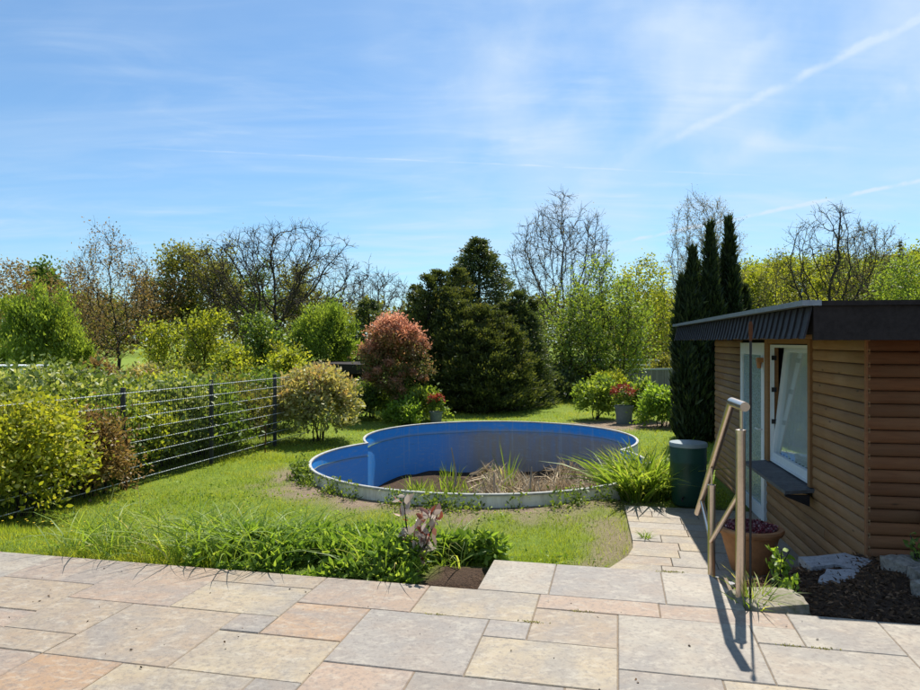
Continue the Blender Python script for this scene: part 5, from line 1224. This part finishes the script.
for i, (x, y, h) in enumerate([(455, 468, 0.95), (604, 470, 1.05), (597, 478, 0.8), (493, 472, 0.6), (529, 474, 0.7)]):
    d = 13.4 - 0.2 * i; l = at(x, d); z = float(floor_z(l, d)); m = MB(); m.tube([(0, 0, 0), (0.02, 0, h * 0.5), (-0.07 + 0.03 * i, 0.02, h)], [0.022, 0.018, 0.010], 7)
    o = m.build('dead_stalk', M_straw); o.location = (l, d, z)
    tag(o, ['thick dead stalk left of the tall pale weed in pool', 'tallest dead stalk leaning at the right side of pool floor', 'shorter dead stalk next to the tallest one in pool', 'low dead stalk in the middle of pool floor', 'dead stalk between the middle one and right side'][i], 'stalk', 'dead stalks standing in the pool')
# weeds against the pool wall
rng = np.random.default_rng(520); q = np.radians(np.concatenate([rng.uniform(178, 240, 12), rng.uniform(240, 335, 18)])); r = PR + 0.09 + 0.12 * rng.random(30)
wc = [(PC[0][0] + a * math.cos(b), PC[0][1] + a * math.sin(b)) for a, b in zip(r, q)]
n = 3000; c = np.array(wc)[(len(wc) * rng.random(n) ** 1.7).astype(int)] + rng.normal(size=(n, 2)) * 0.07; P = np.stack([c[:, 0], c[:, 1], terrain(c[:, 0], c[:, 1]) + 0.22 * rng.random(n) ** 1.8], 1)
P = P[pool_sd(P[:, 0], P[:, 1]) > 0.05]; n = len(P)
o = foliage_obj('weeds', [leaves(P, unit(rand_dirs(n, rng) + [0, 0, 0.5]), rng.uniform(0.03, 0.075, n), rng.uniform(0.015, 0.035, n), rng)], G['mid'], kind='stuff'); tag(o, 'low green weeds along the foot of the white pool wall', 'weeds')

# --- planting strip along the terrace edge
OVATE = True
def strip_pts(n, X0, X1, Ya, Yb, rng):
    X = rng.uniform(X0, X1, n); Y = rng.uniform(Ya, Yb, n); l, d = T2W(X, Y); return X, Y, l, d
rng = np.random.default_rng(540)
n = 5200; X, Y, l, d = strip_pts(n, -3.9, -1.0, 4.14, 6.2, rng)
w = vnoise(l * 1.6, d * 1.6, 61) * 0.6 + vnoise(l * 4, d * 4, 62) * 0.4; k = (w > 0.45) & (X + 0.35 * (Y - 4) < -0.75); l, d, w = l[k], d[k], w[k]; n = len(l)
D = unit(np.stack([rng.normal(size=n) * 0.28 - 0.06, rng.normal(size=n) * 0.28, np.ones(n)], 1))
o = foliage_obj('tall_grass', [blades(np.stack([l, d, terrain(l, d) - 0.01], 1), D, (0.10 + 0.40 * rng.random(n) ** 1.6) * (0.5 + w), rng.uniform(0.005, 0.012, n), 0.25 + 0.7 * rng.random(n), rng, None, 4)], G['tall'], kind='stuff'); tag(o, 'tall arching grass tufts along the edge of the terrace', 'grass')
n = 600; X, Y, l, d = strip_pts(n, -2.9, -2.1, 4.14, 4.9, rng)
D = unit(np.stack([rng.normal(size=n) * 0.25, rng.normal(size=n) * 0.25, np.ones(n)], 1))
o = foliage_obj('lily_clump', [blades(np.stack([l, d, terrain(l, d) - 0.01], 1), D, 0.25 + 0.3 * rng.random(n), rng.uniform(0.010, 0.018, n), 0.4 + 0.5 * rng.random(n), rng, rng.random(n) * 0.8, 4)], G['tall']); tag(o, 'dense clump of long strap leaves at the terrace edge', 'plant')
n = 26000; X, Y, l, d = strip_pts(n, -2.75, -0.80, 4.08, 5.15, rng)
w = vnoise(l * 2.2, d * 2.2, 63) * 0.6 + vnoise(l * 6, d * 6, 64) * 0.4; lim = np.where(X < -2.3, 0.52, 0.26); patch = (X > -1.22) & (Y < 4.70); k = (w > lim) & ~patch; l, d, w, X, Y = l[k], d[k], w[k], X[k], Y[k]; n = len(l)
hh = (0.04 + 0.26 * w) * np.clip((Y - 4.05) * 6, 0.25, 1)
P = np.stack([l, d, terrain(l, d) + hh * rng.random(n) ** 0.6], 1)
o = foliage_obj('leafy_herbs', [leaves(P, unit(rand_dirs(n, rng) + [0, 0, 0.35]), rng.uniform(0.04, 0.095, n), rng.uniform(0.018, 0.04, n), rng)], G['herb'], kind='stuff'); tag(o, 'bright green leafy ground cover at the edge of the terrace', 'ground cover')
# single plants
def small_plant(name, label, l, d, h, mat, nl, ls, seed, asp=0.5, group=None, spread=0.1, top_v=None):
    rng = np.random.default_rng(seed); z = gz(l, d); root = thing(name, label, 'plant', (l, d, z), group)
    segs = []; parts = []
    for k in range(4):
        e = np.array([l + rng.normal() * spread, d + rng.normal() * spread, z + h * (0.7 + 0.3 * rng.random())]); m = (np.array([l, d, z]) + e) / 2 + rng.normal(size=3) * 0.02
        segs += [(np.array([l, d, z - .02]), m, 0.006, 0.005, 2), (m, e, 0.005, 0.003, 2)]
        t = rng.random((nl // 4, 1)); P = np.array([l, d, z]) * (1 - t) + e * t; P = P + rng.normal(size=P.shape) * 0.02
        A = unit(rand_dirs(len(P), rng) + [0, 0, 0.3]); s_ = ls * (0.6 + 0.7 * rng.random(len(P))); parts.append(leaves(P, A, s_, s_ * asp, rng))
    limb_obj('stem', segs, M_bark_d, root); foliage_obj('leaves', parts, G[mat], root)
l, d = T2W(-1.30, 4.30); small_plant('young_photinia', 'small shrub with pale pink and red leaves at the terrace edge', l, d, 0.52, 'pink', 170, 0.075, 551, 0.5, None, 0.09)
l, d = T2W(0.98, 4.70); small_plant('seedling', 'bright green leafy seedling in the mulch bed', l, d, 0.30, 'herb', 110, 0.05, 552, 0.6, None, 0.04)
l, d = T2W(0.98, 4.42); small_plant('seedling', 'smaller seedling in front of the bright green one', l, d, 0.16, 'herb', 60, 0.045, 553, 0.6, None, 0.04)
l, d = T2W(1.95, 5.15); small_plant('seedling', 'dim green seedling at the shed corner by stones', l, d, 0.22, 'mid', 70, 0.05, 554, 0.5, None, 0.06)
l, d = T2W(0.72, 5.0); small_plant('fern', 'yellow green fern behind the handrail foot', l, d, 0.42, 'spring', 220, 0.06, 555, 0.35, None, 0.10)
clump('grass_tuft', 'thin green grass tuft at the foot of the handrail', 'grass', [T2W(0.72, 4.12), T2W(0.76, 4.2)], 70, 0.26, 0.008, 'tall', 556, 0.05, 0.5, 0.5)
clump('weed_tuft', 'small weed tuft in the path joint by the lawn edge', 'weed', [T2W(0.28, 7.55)], 40, 0.10, 0.008, 'herb', 557, 0.05, 0.8, 0.4, zf=lambda x, y: PZ + 0 * x)

OVATE = False
# --- lawn blades
rng = np.random.default_rng(600)
def lawn_pts(n, d0, d1, pw):
    u = rng.random(n); e = 1 - pw; d = (d0 ** e + u * (d1 ** e - d0 ** e)) ** (1 / e)
    l = d * rng.uniform(-0.70, 0.62, n); return l, d
parts = []
for (n, d0, d1, pw, hh, ww) in ((210000, 4.6, 14, 0.6, 0.055, 0.0055), (120000, 12, 30, 0.4, 0.065, 0.011)):
    l, d = lawn_pts(n, d0, d1, pw); X, Y = W2T(l, d)
    s = (l - SO[0]) * SW[0] + (d - SO[1]) * SW[1]
    k = (pool_sd(l, d) > 0.07) & (rng.random(n) > dirt_mask(l, d) * 1.05) & (soil_mask(l, d) < 0.4) & (Y > 4.07) & ~((X > -0.83) & (Y < 4.63)) & ~((X > path_left(Y) - 0.03) & (Y < 9.0) & (X < 2.6)) & ~((s > -0.1) & (d < 11.3))
    l, d = l[k], d[k]; n = len(l)
    hn = 0.5 + 1.1 * vnoise(l * 1.3, d * 1.3, 71) * vnoise(l * 5, d * 5, 72) * 1.6
    D = unit(np.stack([rng.normal(size=n) * 0.45, rng.normal(size=n) * 0.45, np.ones(n)], 1)); L = hh * hn * (0.6 + 0.8 * rng.random(n))
    P = np.stack([l, d, terrain(l, d) - 0.004], 1); S = unit(np.cross(D, rand_dirs(n, rng))) * (ww * (0.7 + 0.6 * rng.random(n)))[:, None] * 0.5
    vs = np.stack([P - S, P + S, P + D * L[:, None]], 1).reshape(-1, 3); F = np.arange(3 * n).reshape(-1, 3)
    v = np.clip(0.25 * rng.random(n) + 0.75 * (0.55 * vnoise(l * 0.9, d * 0.9, 73) + 0.45 * vnoise(l * 4, d * 4, 74)) + 0.25 * (rng.random(n) < 0.06), 0, 1)
    parts.append((vs, F, np.repeat(v, 3)))
o = foliage_obj('lawn_grass', parts, G['lawn'], kind='stuff'); tag(o, 'short mown lawn grass around the pool', 'grass')
n = 26000; l, d = lawn_pts(n, 5.2, 16, 0.7); X, Y = W2T(l, d); w = vnoise(l * 1.1, d * 1.1, 91) * 0.6 + vnoise(l * 4.5, d * 4.5, 92) * 0.4
s = (l - SO[0]) * SW[0] + (d - SO[1]) * SW[1]
k = (w > 0.56) & (pool_sd(l, d) > 0.1) & (rng.random(n) > dirt_mask(l, d) * 0.8) & (soil_mask(l, d) < 0.3) & (Y > 4.8) & ~((X > path_left(Y) - 0.03) & (Y < 9.0) & (X < 2.6)) & ~((s > -0.1) & (d < 11.3)); l, d = l[k], d[k]; n = len(l)
o = foliage_obj('lawn_weeds', [leaves(np.stack([l, d, terrain(l, d) + 0.05 * rng.random(n)], 1), unit(rand_dirs(n, rng) + [0, 0, 0.2]), rng.uniform(0.02, 0.055, n), rng.uniform(0.012, 0.03, n), rng)], G['herb'], kind='stuff'); tag(o, 'patches of clover and broad leaved weeds in the lawn', 'weeds')
n = 420; l, d = lawn_pts(n * 4, 5.5, 22, 0.5); X, Y = W2T(l, d); w = vnoise(l * 0.8, d * 0.8, 81); k = (w > 0.55) & (pool_sd(l, d) > 0.3) & (dirt_mask(l, d) < 0.3) & (soil_mask(l, d) < 0.2) & ~((X > path_left(Y) - 0.1)); l, d = l[k][:n], d[k][:n]; n = len(l)
z = terrain(l, d) + rng.uniform(0.05, 0.12, n); q = np.arange(5) * 2 * math.pi / 5
vs = np.stack([np.stack([l + 0.010 * math.cos(a), d + 0.010 * math.sin(a), z], 1) for a in q], 1).reshape(-1, 3); F = (np.arange(n)[:, None] * 5 + np.arange(5)).astype(int)
o = foliage_obj('dandelions', [(vs, F, np.repeat(rng.random(n), 5))], G['dandelion'], kind='stuff'); tag(o, 'tiny yellow dandelion heads dotted over the lawn', 'flowers')

# --- litter and moss on the terrace
rng = np.random.default_rng(700)
n = 60; X = rng.uniform(-3.6, 1.4, n); Y = rng.uniform(2.6, 4.0, n); l, d = T2W(X, Y)
o = foliage_obj('litter', [leaves(np.stack([l, d, np.full(n, 0.004)], 1), unit(rand_dirs(n, rng) * [1, 1, 0.3]), rng.uniform(0.006, 0.022, n), rng.uniform(0.004, 0.012, n), rng)], MATS['mulch_chip'], kind='stuff'); tag(o, 'tiny dry crumbs and leaf bits scattered over the terrace slabs', 'litter')
mc = [(-0.93, Y0 - 2 * UY), (-0.20, Y0 - UY), (0.95, Y0 - 2 * UY), (0.80, Y0 - 2 * UY), (-0.43, 3.62), (0.30, 4.59), (0.35, 4.60)]
n = 500; k = rng.integers(len(mc), size=n); c = np.array(mc)[k]; X = c[:, 0] + rng.normal(size=n) * 0.035; Y = c[:, 1] + rng.normal(size=n) * 0.005; l, d = T2W(X, Y)
o = foliage_obj('joint_moss', [leaves(np.stack([l, d, np.full(n, -0.001)], 1), unit(rand_dirs(n, rng) + [0, 0, 0.6]), rng.uniform(0.005, 0.014, n), rng.uniform(0.003, 0.006, n), rng)], MATS['olive_green'], kind='stuff'); tag(o, 'dry moss growing in the joints of the terrace slabs', 'moss')
